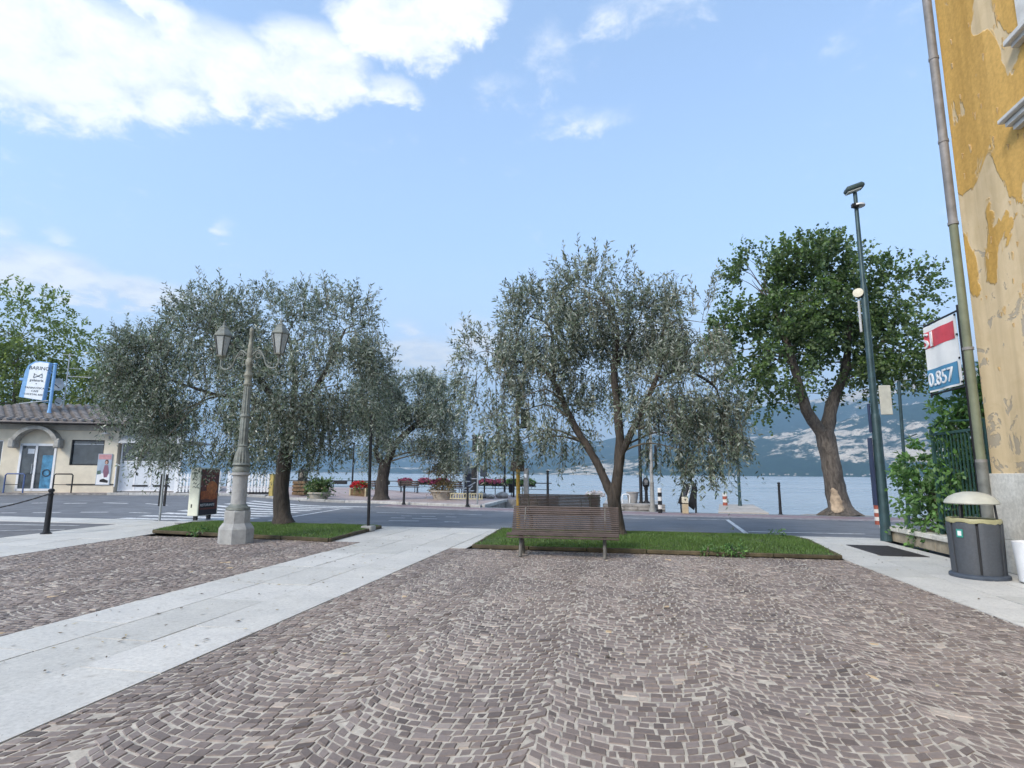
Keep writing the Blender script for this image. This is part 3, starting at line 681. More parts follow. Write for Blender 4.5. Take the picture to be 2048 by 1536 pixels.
ORL = [(-3.1,14.0,4.09,.95,1.01),(-1.97,14.6,5.24,1.12,1.05),(-.61,13.6,5.81,.97,.79),(.6,14.7,5.42,1.09,.9),(1.81,13.7,4.86,.82,.82),(-2.29,13.4,3.24,.89,.89),(-1.33,14.6,2.74,.7,.82,.8),
      (-.44,14.9,4.12,.91,.84,.55),(.95,13.4,3.42,.86,.91,.7),(2.2,14.5,3.43,.85,1.03),(1.92,13.7,2.12,.62,.62),(1.1,14.4,2.34,.54,.66,.8),(-2.95,14.3,2.47,.57,.57),(2.66,14.1,2.54,.37,.52)]
tree('olive_tree', 'olive tree with three dark forked limbs behind the front bench', 'tree', (-.03, 14.0, .14),
     [((-.03, 14, .1), .17), ((-.1, 14, .6), .155), ((-.15, 14, 1.05), .16), ((-.12, 14, 1.3), .13)],
     [([(-.13,14,.95),(-.57,14,1.84),(-1.04,14.1,2.69),(-1.54,14.2,3.71),(-1.93,14.3,4.25),(-2.5,14.1,4.3)], .115, .03), ([(-.12,14,1.0),(0,14,2.08),(0,14,3.04),(-.08,14,4.01),(.03,13.9,5.11),(-.37,13.7,5.9)], .14, .03),
      ([(.0,14,1.95),(.5,13.8,2.89),(.96,13.7,3.81),(1.07,13.8,4.55),(1.18,14.2,5.4)], .085, .025), ([(.93,13.7,3.76),(1.56,13.8,3.93),(2.29,14.3,3.6),(2.37,14.3,2.9)], .05, .015),
      ([(-1.54,14.2,3.71),(-1.69,14.5,5.2),(-2.22,14.5,5.6)], .05, .015), ([(-.08,14,4.01),(.4,14.3,5.0),(.7,14.6,5.7)], .05, .015)],
     ORL, 74000, 15, .125, .036, ML_olive, MB_olive, 33, droop=(.2, 1.1), tl=(.3, .7), hang=.8, upright=.75, strands=24)
OFL = [(-13.34,30.7,5.62,1.71,1.43),(-11.17,31.3,5.81,1.72,1.21),(-9.18,30.2,5.21,.96,1.23),(-11.92,30.3,3.87,1.53,.97,.6),(-9.85,31.1,3.64,1.07,1.35),(-13.99,31,3.65,1.14,1.29),(-8.85,30.7,2.78,.6,1.04)]
tree('olive_tree', 'smaller olive tree across the road on the lakeside promenade', 'tree', (-12.95, 30.7, .05),
     [((-13.03, 30.7, 0), .42), ((-12.99, 30.7, 1.12), .33), ((-12.88, 30.7, 1.95), .33)],
     [([(-12.88,30.7,1.8),(-13.45,30.7,2.65),(-13.48,30.9,3.36),(-13.88,31,4.9)], .2, .05), ([(-12.88,30.7,1.75),(-12.34,30.7,3.06),(-11.27,30.9,4.19),(-10.15,31,5.04),(-9.2,30.7,5.6)], .24, .05)],
     OFL, 70000, 15, .17, .055, ML_olive, MB_olive, 45, droop=(.2, 1.0), tl=(.4, .95), hang=.8, strands=18)
LIL = [(6.33,26.2,9.87,1.56,1.67),(7.95,24.8,9.53,1.76,1.76),(9.61,26.1,10.45,1.3,1.52),(11.76,25.9,9.04,1.37,1.58),(5.13,25.1,7.16,1.16,1.69),(6.7,24.4,6.73,1.72,1.82),(9.39,26.2,7.04,2.03,1.82),
      (11.15,25,6.5,1.4,1.5),(6.23,26.1,5.04,1.18,1.08),(8.24,26.8,5.1,.98,.83),(10.64,25.8,5.32,1.24,.82),(4.54,26,6.49,.77,1.31),(8.3,25.8,8.3,2.2,1.8)]
lin = tree('linden_tree', 'dense dark green tree with forked trunk at the quay edge', 'tree', (8.68, 25.6, -.05),
     [((8.69, 25.6, -.05), .46), ((8.53, 25.6, 1.35), .36), ((8.39, 25.6, 2.76), .36), ((8.3, 25.6, 3.3), .34)],
     [([(8.35,25.6,3.0),(7.61,25.4,4.18),(7.27,25.2,5.62),(6.88,25,7.07),(6.55,25.6,8.99)], .27, .05), ([(8.32,25.6,3.0),(8.84,25.8,4.63),(9.39,25.9,5.9),(9.79,26,8.07),(9.69,25.9,9.81)], .29, .05),
      ([(9.39,25.9,5.9),(10.77,25.8,6.9),(11.66,25.8,8.36)], .14, .04)],
     LIL, 80000, 11, .15, .125, ML_linden, MB_lin, 57, droop=(.05, .35), tl=(.35, .75), hang=.1, upright=.7, twigs=.12, flare=1.5)
# pale patch where the bark of its trunk was lost
bw = MB(); rw = random.Random(4); nr_, nc_ = 13, 9
for i in range(nr_):
    z = .13+1.02*i/(nr_-1); q = i/(nr_-1); r_ = (.62 if z < .18 else .54-(z-.18)*.45 if z < .42 else .435-(z-.42)*.08)+.028
    half = (.62*math.sin(math.pi*min(1, .22+.78*q))**.6+rw.uniform(-.08, .08)) if 0 < i < nr_-1 else .18
    for k in range(nc_):
        a = R(-118)+half*(2*k/(nc_-1)-1); rr_ = r_-(.07 if k in (0, nc_-1) or i in (0, nr_-1) else rw.uniform(0, .02)); bw.v.append((-.12*z+rr_*math.cos(a), rr_*math.sin(a), z+rw.uniform(-.02, .02)))
for i in range(nr_-1):
    for k in range(nc_-1): bw.f.append((i*nc_+k, i*nc_+k+1, (i+1)*nc_+k+1, (i+1)*nc_+k))
bw.build('bare_wood', MT('bare_wood', (.36, .28, .20), .9, .5, 5, .6, 16), lin, smooth=True)
for i, (a, r_) in enumerate([(.2, .5), (-.5, .42), (2.9, .45), (3.8, .5), (-1.2, .4)]):
    MB().tube([(0, 0, .35), (.38*math.cos(a), .38*math.sin(a), .15), (.55*math.cos(a)+r_*.7*math.cos(a), .5*math.sin(a), -.04)], [.2, .17, .07], 7).build('root', MB_lin, lin, smooth=True)

def back_tree(label, base, lobes, n, seed, mleaf, ll=.30):
    x, y, z = base
    tree('broadleaf_tree', label, 'tree', base, [((x, y, z-.1), .35), ((x, y, z+2), .28), ((x+.2, y, z+4), .2)], [([(x+.2, y, z+4), (lobes[0][0], lobes[0][1], lobes[0][2])], .16, .05)],
         lobes, n, 11, ll, ll*.5, mleaf, MB_lin, seed, droop=(.2, .8), tl=(.6, 1.3), hang=.5, upright=.3, twigs=.05, group='trees behind the kiosk')
back_tree('tall yellow-green tree behind the kiosk at the left edge', (-46, 36.5, .3), [(-45.8,36.2,11.6,4.2,4.2),(-42.4,37.1,9.8,3.1,3.4),(-48,36.8,8,3.8,3.4),(-44.5,37,6.2,3.6,2.6),(-51,36,11.5,3.5,3.6)], 30000, 61, ML_yellow)
back_tree('lower dark tree between the kiosk roof and the broad olive', (-39.5, 38.2, .3), [(-40.5,38,7.2,2.9,2.4),(-38.2,38.2,8.2,2.5,2.6),(-36.2,38.6,6.2,2.4,2.4),(-39.4,38,5,3,1.8),(-34.5,39,5,2,2)], 17000, 63, ML_yellow)
back_tree('dark tree low behind the kiosk sign', (-50, 40, .3), [(-49,40,5.5,4,3),(-45,40.5,4.8,3.6,2.6),(-53,40,7,4,3.5)], 14000, 67, ML_linden)

# ---- grass beds with timber edging
def mat_soil():
    m, t, b = new_mat('turf'); n = nnoise(t, 9, 5, .65, 'World'); c = ramp(t, n.outputs[0], [(.3, (.03, .052, .015)), (.5, (.05, .085, .024)), (.62, (.09, .10, .045)), (.75, (.13, .115, .07))])
    t.links.new(c, b.inputs['Base Color']); b.inputs['Roughness'].default_value = .95; return m
M_turf = mat_soil(); ML_grass = mat_leaf('grass_blade', (.042, .085, .020), (.155, .25, .065), (.11, .19, .05), .3)
M_edge = MT('timber_edging', (.075, .060, .034), .85, .4, 5, .3, 30, rnd=.2)
def bed(label, poly, seed, hump=.07):
    rd = random.Random(seed); rg = np.random.default_rng(seed); cx_ = sum(p[0] for p in poly)/len(poly); cy0 = sum(p[1] for p in poly)/len(poly)
    root = thing('grass_bed', (cx_, cy0, 0), label, 'lawn', 'grass beds between the square and the road')
    n = len(poly)
    def inset(P):
        d = 9
        for i in range(n):
            a = Vector(poly[i]); b = Vector(poly[(i+1) % n]); e = (b-a).normalized(); d = min(d, e.x*(P[1]-a.y)-e.y*(P[0]-a.x))
        return d
    def hgt(P): return .058+hump*sstep(0, 1.1, inset(P))+.02*(vnoise(np.array([P[0]*2.2]), np.array([P[1]*2.2]), seed)[0]-.5)
    bm = bmesh.new(); bm.faces.new([bm.verts.new((x, y, 0)) for x, y in poly])
    for it in range(5): bmesh.ops.triangulate(bm, faces=bm.faces[:]) if it == 0 else bmesh.ops.subdivide_edges(bm, edges=bm.edges[:], cuts=1, use_grid_fill=True)
    for v in bm.verts: v.co = (v.co.x-cx_, v.co.y-cy0, hgt((v.co.x, v.co.y)))
    me = bpy.data.meshes.new('turf'); bm.to_mesh(me); bm.free(); link('turf', me, M_turf, root)
    for i in range(n):
        a = Vector(poly[i]); b = Vector(poly[(i+1) % n]); L = (b-a).length; k = max(1, round(L/1.15)); d = (b-a)/L
        for j in range(k):
            c = a+d*L*(j+.5)/k
            MB().box((0, 0, 0), (L/k-.012, .075, .085+rd.uniform(-.014, .012)), b=.012).build('edging_board', M_edge, root, (c.x-cx_, c.y-cy0, .040), rz=math.atan2(d.y, d.x)+rd.uniform(-.004, .004))
    x0, x1 = min(p[0] for p in poly), max(p[0] for p in poly); y0, y1 = min(p[1] for p in poly), max(p[1] for p in poly)
    P = rg.uniform((x0, y0), (x1, y1), (80000, 2)); ins = np.full(len(P), 9.)
    for i in range(n):
        a = np.array(poly[i]); b = np.array(poly[(i+1) % n]); e = (b-a)/np.linalg.norm(b-a); ins = np.minimum(ins, e[0]*(P[:, 1]-a[1])-e[1]*(P[:, 0]-a[0]))
    den_ = np.clip(fbm(P[:, 0]*1.1, P[:, 1]*1.1, 4, seed)*1.9-.55, 0, 1); P = P[(ins > -.015) & (rg.random(len(P)) < .35+1.3*den_)]
    k = len(P); z = np.array([hgt(p) for p in P]); h = rg.uniform(.02, .06, k)*(.6+.9*fbm(P[:, 0]*1.7, P[:, 1]*1.7, 3, seed+4)); a = rg.uniform(0, 6.28, k); w = rg.uniform(.004, .008, k)
    lean = rg.normal(0, .45, (k, 2))*h[:, None]; V = np.zeros((k, 3, 3)); cs = np.stack([np.cos(a), np.sin(a)], 1)*w[:, None]
    Q = P-np.array([cx_, cy0]); V[:, 0, :2] = Q-cs; V[:, 1, :2] = Q+cs; V[:, 2, :2] = Q+lean; V[:, :2, 2] = (z-.005)[:, None]; V[:, 2, 2] = z+h
    tone = np.clip(rg.normal(.45, .2, k)+.55*(fbm(P[:, 0]*2.3, P[:, 1]*2.3, 3, seed+2)-.5), 0, 1); tone[rg.random(k) < .05] = 1
    tag(link('grass', mesh_np('grass', V.reshape(-1, 3), np.arange(k*3).reshape(-1, 3), attr=tone), ML_grass, root), kind='stuff')
    return root
bed('grass bed with timber edging behind the front bench', [(-2.95, 11.75), (3.92, 11.75), (4.18, 14.6), (4.0, 15.3), (3.6, 15.42), (-3.1, 15.42)], 71)
bed('grass bed with timber edging under the lamp post', [(-11.35, 12.78), (-6.3, 12.08), (-6.5, 15.35), (-11.5, 15.42), (-12.1, 15.0)], 73)
# fallen leaves and twigs on the paving
rg = np.random.default_rng(15); n = 700
P = np.concatenate([rg.uniform((-5.5, 4), (3.9, 11.7), (300, 2)), rg.uniform((-5.5, 3), (-3.5, 14), (130, 2)), rg.uniform((-11, 6), (-5.5, 12.2), (120, 2)), np.stack([rg.uniform(-2.9, 3.9, 170), 11.62-np.abs(rg.normal(0, .14, 170))], 1), np.stack([rg.uniform(-11, -6.4, 80), 12.25-np.abs(rg.normal(0, .2, 80))], 1), rg.uniform((4, 8), (6, 15), (30, 2))])
n = len(P); a = rg.uniform(0, 6.28, n); l = rg.uniform(.015, .035, n); w = l*rg.uniform(.25, .5, n); d = np.stack([np.cos(a), np.sin(a)], 1); s = np.stack([-d[:, 1], d[:, 0]], 1)
V = np.zeros((n, 4, 3)); V[:, 0, :2] = P-d*l[:, None]; V[:, 1, :2] = P+s*w[:, None]; V[:, 2, :2] = P+d*l[:, None]; V[:, 3, :2] = P-s*w[:, None]; V[:, :, 2] = .006+rg.uniform(0, .012, (n, 4))
def mat_litter():
    m, t, b = new_mat('dry_leaf'); at = t.nodes.new('ShaderNodeAttribute'); at.attribute_name = 'tone'
    t.links.new(ramp(t, at.outputs['Fac'], [(0, (.06, .045, .03)), (.5, (.12, .09, .05)), (.75, (.40, .34, .22)), (1, (.55, .5, .38))]), b.inputs['Base Color']); b.inputs['Roughness'].default_value = .9; return m
tag(link('fallen_leaves', mesh_np('fallen_leaves', V.reshape(-1, 3), np.arange(n*4).reshape(-1, 4), attr=rg.random(n)), mat_litter()), 'small dry leaves scattered on the paving', 'leaves', kind='stuff')

# ---- yellow house on the right
def mat_plaster():
    m, t, b = new_mat('peeling_plaster')
    g = t.nodes.new('ShaderNodeNewGeometry'); sp = t.nodes.new('ShaderNodeSeparateXYZ'); t.links.new(g.outputs['Position'], sp.inputs[0])
    n = nnoise(t, .85, 6, .55, 'World', 1.1, (1, 1.2, .75)); nf = nnoise(t, 2.4, 5, .6, 'World', .8); ns = nnoise(t, 16, 4, .6, 'World'); nw = nnoise(t, .5, 4, .5, 'World', 0, (1, 1, .3))
    yel = ramp(t, nw.outputs[0], [(.3, (.54, .32, .085)), (.7, (.66, .41, .135))])
    yel = mixc(t, 1, yel, ramp(t, ns.outputs[0], [(.3, (.86, .86, .86)), (.7, (1.12, 1.12, 1.12))]), 'MULTIPLY')
    bei = ramp(t, nf.outputs[0], [(.3, (.60, .46, .27)), (.7, (.70, .55, .35))]); gry = ramp(t, nf.outputs[0], [(.3, (.37, .31, .225)), (.7, (.46, .39, .29))])
    # the top coat has come off more towards the foot of the wall
    h = mth(t, 'MULTIPLY', mth(t, 'SUBTRACT', 6.0, sp.outputs[2]), .12); h = mth(t, 'MINIMUM', h, .30); h = mth(t, 'MAXIMUM', h, -.045)
    off = mth(t, 'ADD', n.outputs[0], h); lost = ramp(t, off, [(.548, (0, 0, 0)), (.568, (1, 1, 1))])
    deep = ramp(t, mth(t, 'ADD', nf.outputs[0], mth(t, 'MULTIPLY', mth(t, 'SUBTRACT', 3.6, sp.outputs[2]), .03)), [(.585, (0, 0, 0)), (.595, (1, 1, 1))])
    run = nnoise(t, 3.0, 4, .6, 'World', .3, (1, 1, .07)); under = mixc(t, deep, bei, gry); c = mixc(t, lost, yel, under)
    c = mixc(t, 1, c, ramp(t, run.outputs[0], [(.32, (.80, .79, .77)), (.62, (1.06, 1.06, 1.06))]), 'MULTIPLY')
    t.links.new(c, b.inputs['Base Color']); b.inputs['Roughness'].default_value = .92; b.inputs['Specular IOR Level'].default_value = .15
    hh = mth(t, 'ADD', mth(t, 'MULTIPLY', mth(t, 'ADD', lost, mth(t, 'MULTIPLY', deep, .7)), -1.0), mth(t, 'MULTIPLY', ns.outputs[0], .12)); bump(t, b, hh, .8, .016); return m
def mat_plinth():
    m, t, b = new_mat('plinth_stone'); n = nnoise(t, 2.2, 6, .65, 'World'); n2 = nnoise(t, 18, 4, .6, 'World')
    c = mixc(t, 1, ramp(t, n.outputs[0], [(.3, (.50, .48, .43)), (.55, (.66, .64, .58)), (.8, (.74, .72, .67))]), ramp(t, n2.outputs[0], [(.3, (.8, .8, .8)), (.7, (1.1, 1.1, 1.1))]), 'MULTIPLY')
    t.links.new(c, b.inputs['Base Color']); b.inputs['Roughness'].default_value = .8; bump(t, b, n2.outputs[0], .3, .01); return m
house = thing('house', (6.1, 11.0, 0), 'tall yellow house with peeling plaster and pale stone plinth', 'building')
HL = lambda x, y, z: (x-6.1, y-11.0, z)
MB().box(HL(11.1, -1.45, 6.9), (10, 24.9, 10.7)).build('wall', mat_plaster(), house)
pl = mat_plinth(); y = -14.0; rk = random.Random(6)
MB().box(HL(11.1, -1.45, .78), (9.96, 24.86, 1.55)).build('plinth_core', MT('mortar', (.33, .31, .28), .9, .2, 10), house)
for (a, b) in [(9.62, 11.02), (8.1, 9.615), (6.4, 8.095), (4.5, 6.395), (2, 4.495), (-2, 1.995), (-8, -2.005), (-13.9, -8.005)]:
    for z0, z1 in ((0, .515), (.52, 1.56)):
        MB().box(HL(6.16, (a+b)/2, (z0+z1)/2), (.2, b-a, z1-z0), b=.008).build('plinth_stone', pl, house)
MB().box(HL(8.6, 11.0, .78), (4.9, .1, 1.56), b=.008).build('plinth_stone', pl, house)
M_trim = MT('window_stone', (.60, .59, .56), .7, .15, 5, .15, 30)
for zc in (4.55, 8.05):
    w = MB(); w.box(HL(6.05, 8.15, zc), (.26, 2.0, .09), b=.012); w.box(HL(6.08, 8.15, zc-.075), (.16, 1.9, .06)); win = w.build('window', M_trim, house)
    f = MB(); f.box(HL(6.07, 8.85, zc+1.0), (.09, .2, 1.9)); f.box(HL(6.07, 7.45, zc+1.0), (.09, .2, 1.9)); f.box(HL(6.07, 8.15, zc+2.02), (.09, 1.6, .16)); f.build('window_surround', M_trim, win)
    for yy in (8.47, 7.83):
        sh = MB(); sh.box(HL(6.07, yy, zc+.99), (.04, .6, 1.84)); 
        for i in range(22): sh.box(HL(6.045, yy, zc+.14+i*.08), (.03, .5, .05), ry=.5)
        sh.build('shutter', MT('pale_shutter', (.56, .58, .57), .6, .1), win)
    c = MB(); c.box(HL(6.02, 8.15, zc+2.36), (.32, 2.5, .07), b=.012); c.box(HL(6.05, 8.15, zc+2.28), (.24, 2.38, .07)); c.box(HL(6.08, 8.15, zc+2.20), (.16, 2.28, .07)); c.build('window_hood', M_trim, win)
# blistered flakes of render that still hang on the wall
rf = random.Random(12)
for i in range(46):
    yy = rf.uniform(9.1, 10.8); zz = rf.uniform(2.0, 9.5); a = rf.uniform(.02, .07); q = rf.uniform(0, 3.1); k = rf.randint(5, 7)
    pts = [(a*rf.uniform(.5, 1.3)*math.cos(q+6.283*j/k)*.45, a*rf.uniform(.6, 1.5)*math.sin(6.283*j/k)) for j in range(k)]
    fl = MB(); fl.add([(-.004-rf.uniform(0, .03)*(1 if u[1] > 0 else .1), u[0], u[1]) for u in pts]+[(.004, u[0], u[1]) for u in pts], [tuple(range(k)), tuple(range(2*k-1, k-1, -1))]+[(j, k+j, k+(j+1) % k, (j+1) % k) for j in range(k)])
    fl.build('plaster_flake', MT('flake', (.50, .36, .18), .9, .3, 9), house, HL(6.1, yy, zz))
M_pipe_g = MT('green_pipe', (.16, .175, .115), .6, .25, 3, .1, 30); M_pipe_z = MT('zinc_pipe', (.21, .20, .195), .6, .35, 3, .15, 20, metal=.1)
px_, py_ = 6.0, 11.06
dp = MB().tube([HL(px_, py_, 6.0), HL(px_, py_, 1.75)], .068, 16).build('downpipe', M_pipe_g, house, smooth=True)
for a, b in ((12.0, 9.3), (9.28, 6.0)): MB().tube([HL(px_, py_, a), HL(px_, py_, b)], .073, 16).build('pipe_section', M_pipe_z, dp, smooth=True)
MB().tube([HL(px_, py_, 1.78), HL(px_, py_, .03)], .083, 16).build('pipe_section', MT('iron_pipe', (.17, .175, .16), .6, .35, 5, .2, 25, metal=.3), dp, smooth=True)
for z_ in (9.29, 6.0, 7.6, 3.7, 1.77, 1.2, .6): MB().tube([HL(px_, py_, z_-.025), HL(px_, py_, z_+.025)], .084, 16).build('pipe_collar', M_pipe_z, dp, smooth=True)
tag(MB().lathe([(.2, 0), (.25, .03), (.28, .45), (.29, .58), (.25, .58), (.24, .5)], 20).build('tub', M_white, None, (5.86, 9.72, .002), smooth=True), 'white plastic tub at the foot of the yellow house', 'tub')

# banner on its frame beyond the corner of the house, in the plane x = 6.3
bn = thing('banner', (6.3, 12.45, 3.2), 'red white and blue banner reading SI and 0.857', 'banner')
M_red = MT('banner_red', (.58, .06, .08), .55, .15, 4, .1, 12); M_blue = MT('banner_blue', (.07, .24, .40), .55, .15, 4, .1, 12); M_bw = MT('banner_white', (.78, .78, .76), .55, .08, 3, .1, 10)
def by_sheet(y0, y1, z0, z1, name, mat, off=0.0, sk=0.0):
    mb = MB(); n = 8
    for i in range(n+1):
        y = y0+(y1-y0)*i/n; q = off+.012*math.sin(i*1.3)
        mb.v += [(q, y-12.45, z0-3.2+sk*(y-12.45)), (q, y-12.45, z1-3.2+sk*(y-12.45)), (q+.006, y-12.45, z0-3.2+sk*(y-12.45)), (q+.006, y-12.45, z1-3.2+sk*(y-12.45))]
    for i in range(n):
        k = i*4; mb.f += [(k, k+4, k+5, k+1), (k+2, k+3, k+7, k+6), (k+1, k+5, k+7, k+3), (k, k+2, k+6, k+4)]
    return mb.build(name, mat, bn, smooth=True)
by_sheet(11.89, 13.04, 3.2, 4.56, 'cloth', M_bw)
by_sheet(11.98, 13.035, 4.1, 4.44, 'red_band', M_red, -.008); by_sheet(11.98, 13.035, 3.24, 3.66, 'blue_band', M_blue, -.008)
Mt = Matrix(((0, 0, -1, -.018), (-1, 0, 0, 0), (0, 1, 0, 0), (0, 0, 0, 1)))
def btext(s, size, y, z, al, clip=None, nm='lettering', mat=None, sx=1.0): return lettering(nm, s, size, mat or M_white, bn, Matrix.Translation((0, y-12.45, z-3.2)) @ Mt @ Matrix.Diagonal((sx, 1, 1, 1)), .012, al, clip)
btext('SI', .44, 13.16, 4.115, 'LEFT', .085, sx=1.55); btext('0.857', .40, 13.02, 3.31, 'LEFT')
fr = MB(); fr.tube([(.03, -.62, -3.0), (.03, -.62, 1.5)], .03, 8); fr.tube([(.03, .62, -.1), (.03, .62, 1.45)], .02, 8); fr.tube([(.03, -.62, 1.4), (.03, .62, 1.4)], .02, 8); fr.tube([(.03, -.62, -.04), (.03, .62, -.04)], .02, 8); fr.build('frame', M_iron, bn)
for z_ in (.05, .5, .95, 1.33): MB().box((-.01, -.56, z_), (.02, .035, .035)).build('eyelet', M_iron, bn)

# low wall, green railing and the shrub growing through it
lw = thing('garden_wall', (6.4, 13.4, 0), 'low pale stone wall under the green railing', 'wall')
rk = random.Random(8); y = 11.12
while y < 15.75:
    b = min(15.8, y+rk.uniform(.9, 1.3)); MB().box((0, (y+b)/2-13.4, .29), (.4, b-y-.008, .1), b=.012).build('coping_stone', pl, lw)
    MB().box((.02, (y+b)/2-13.4, .12), (.32, b-y-.01, .236), b=.01).build('wall_stone', MT('old_mortar', (.36, .31, .23), .9, .35, 4, .4, 20), lw); y = b
M_green = MT('green_iron', (.035, .085, .075), .5, .25, 8, .1, 50, metal=.2)
fe = thing('railing', (6.45, 12.55, .34), 'green iron railing with upright bars on the low wall', 'railing')
for z_ in (.12, 2.03): MB().box((0, .0, z_), (.045, 1.85, .05)).build('rail', M_green, fe)
for i in range(15): MB().box((0, -.86+i*.123, 1.05), (.022, .022, 2.0)).build('bar', M_green, fe)
for yy in (-.91, .91): MB().box((0, yy, 1.1), (.06, .06, 2.2), b=.008).build('post', M_green, fe)
MB().tube([(0, .9, 2.1), (0, .6, 2.28), (0, -.9, 2.18)], .02, 6).build('top_rail', M_green, fe)
def shrub(name, label, cat, base, lobes, n, per, ll, lw_, mat, seed, stems=5, group=None, depth=1.0, tl=(.2, .45), parent=None):
    rg = np.random.default_rng(seed); rd = random.Random(seed)
    root = thing(name, base, label, cat, group) if parent is None else parent
    off = Vector(base) if parent is None else Vector(base)
    st = MB(); O = []; D = []; vol = [l[3]*l[4]*l[3] for l in lobes]; tot = sum(vol)
    for (x, y, z, lx, lz), w in zip(lobes, vol):
        c = Vector((x, y, z))-off
        for k in range(max(1, stems)):
            e = c+Vector((rd.uniform(-.6, .6)*lx, rd.uniform(-.6, .6)*lx, rd.uniform(-.5, .8)*lz)); st.tube(curve_pts([(rd.uniform(-.06, .06), rd.uniform(-.06, .06), 0), (e*.5+Vector((rd.uniform(-.1, .1)*lx, rd.uniform(-.1, .1)*lx, .1*lz))), e], 3), [.012*(1+lx)]*5+[.006, .003], 4, cap=False)
        k = max(4, int(n/per*w/tot)); u = rg.normal(0, 1, (k, 3)); u /= np.linalg.norm(u, axis=1, keepdims=True)
        O.append(np.array(c)+u*(rg.random(k)**.45)[:, None]*np.array([lx, lx*depth, lz])); d = u+rg.normal(0, .4, (k, 3)); d[:, 2] += .3; D.append(d/np.linalg.norm(d, axis=1, keepdims=True))
    O = np.concatenate(O); D = np.concatenate(D); k = len(O); ln = rg.uniform(tl[0], tl[1], k); V, F, tone = leaves(O, D, ln, ln*rg.uniform(.1, .7, k), per, ll, lw_, rg)
    if stems: tag(st.build('stems', M_twig, root), kind='stuff')
    tag(link('foliage', leaf_mesh('foliage', V, F, tone), mat, root), kind='stuff'); return root
shrub('climbing_shrub', 'bright green leafy shrub growing through the green railing', 'shrub', (6.75, 13.6, .1),
      [(6.85,13.0,2.95,.48,.42),(6.62,14.35,1.7,.42,.55),(6.9,12.9,1.5,.5,.75),(6.62,13.9,.9,.42,.5),(7.2,13.3,2.3,.6,.6),(6.6,14.9,1.15,.3,.55),(7.2,12.6,3.2,.5,.4),(6.5,14.2,.45,.3,.3),(7.3,14.2,1.2,.5,.6)], 9500, 9, .13, .075, ML_shrub, 81, 4)

# ---- street lamp, right
sl = thing('street_lamp', (6.15, 15.33, 0), 'tall dark green street lamp pole with tilted head by the low wall', 'lamp post')
M_pole = MT('green_pole', (.04, .075, .085), .45, .3, 4, .1, 40, metal=.2)
MB().lathe([(.13, 0), (.125, .06), (.112, .3), (.105, 2.9), (.09, 3.0)], 18).build('base_section', M_pole, sl, smooth=True)
MB().lathe([(.082, 2.95), (.075, 6.2), (.055, 6.3), (.048, 8.75)], 16).build('pole', M_pole, sl, smooth=True)
hd = MB(); hd.box((-.02, -.02, 8.86), (.46, .30, .15), ry=-.32, b=.05); hd.build('lamp_head', MT('lamp_housing', (.05, .075, .07), .4, .2), sl, smooth=True)
MB().box((-.05, -.03, 8.77), (.34, .2, .02), ry=-.32).build('lamp_lens', MT('lamp_lens', (.45, .47, .45), .2, .1), sl)
MB().lathe([(.02, -.03), (.15, -.02), (.15, .02), (.02, .03)], 16, (.05, -.02, 8.38)).build('antenna_disc', M_white, sl, smooth=True)
MB().box((-.06, -.08, 8.36), (.16, .1, .1), b=.01).build('camera_box', M_iron, sl)
an = MB(); an.lathe([(.02, -.06), (.09, -.04), (.12, 0), (.12, .03), (.05, .05)], 16, (0, 0, 0)); ao = an.build('round_antenna', MT('antenna_cream', (.62, .58, .46), .5, .1), sl, (-.15, -.04, 6.05), smooth=True); ao.rotation_euler = (R(80), 0, R(-30))
MB().tube([(-.15, -.02, 5.05), (-.15, -.02, 5.85)], .03, 8).build('stick_antenna', MT('antenna_grey', (.45, .46, .47), .4, .1), sl)
MB().box((-.1, 0, 5.95), (.2, .04, .04)).build('bracket', M_pole, sl); MB().box((-.1, 0, 5.4), (.2, .04, .04)).build('bracket', M_pole, sl)
MB().box((.26, 0, 3.34), (.26, .04, .72), b=.008).build('plate', MT('sign_back', (.52, .52, .47), .5, .12), sl)
MB().box((-.16, .03, 1.62), (.035, .2, 1.6), b=.006, rz=.0).build('sign_panel', MT('sign_blue', (.028, .038, .085), .5, .2), sl)
MB().box((-.13, .0, 2.9), (.03, .1, .7)).build('sign_panel', MT('sign_blue', (.028, .038, .085), .5, .2), sl)
MB().box((.02, -.125, .22), (.05, .02, .14)).build('access_door', MT('door_grey', (.09, .12, .12), .5), sl)
# second thin pole behind, with a bracket
tp_ = thing('thin_pole', (8.25, 19.0, -.05), 'thin dark pole standing behind the shrub by the railing', 'pole')
MB().tube([(0, 0, 0), (.1, 0, 4.4)], .045, 10).build('shaft', M_pole, tp_, smooth=True); MB().tube([(.06, 0, 2.65), (.45, 0, 2.8)], .02, 6).build('bracket', M_pole, tp_)

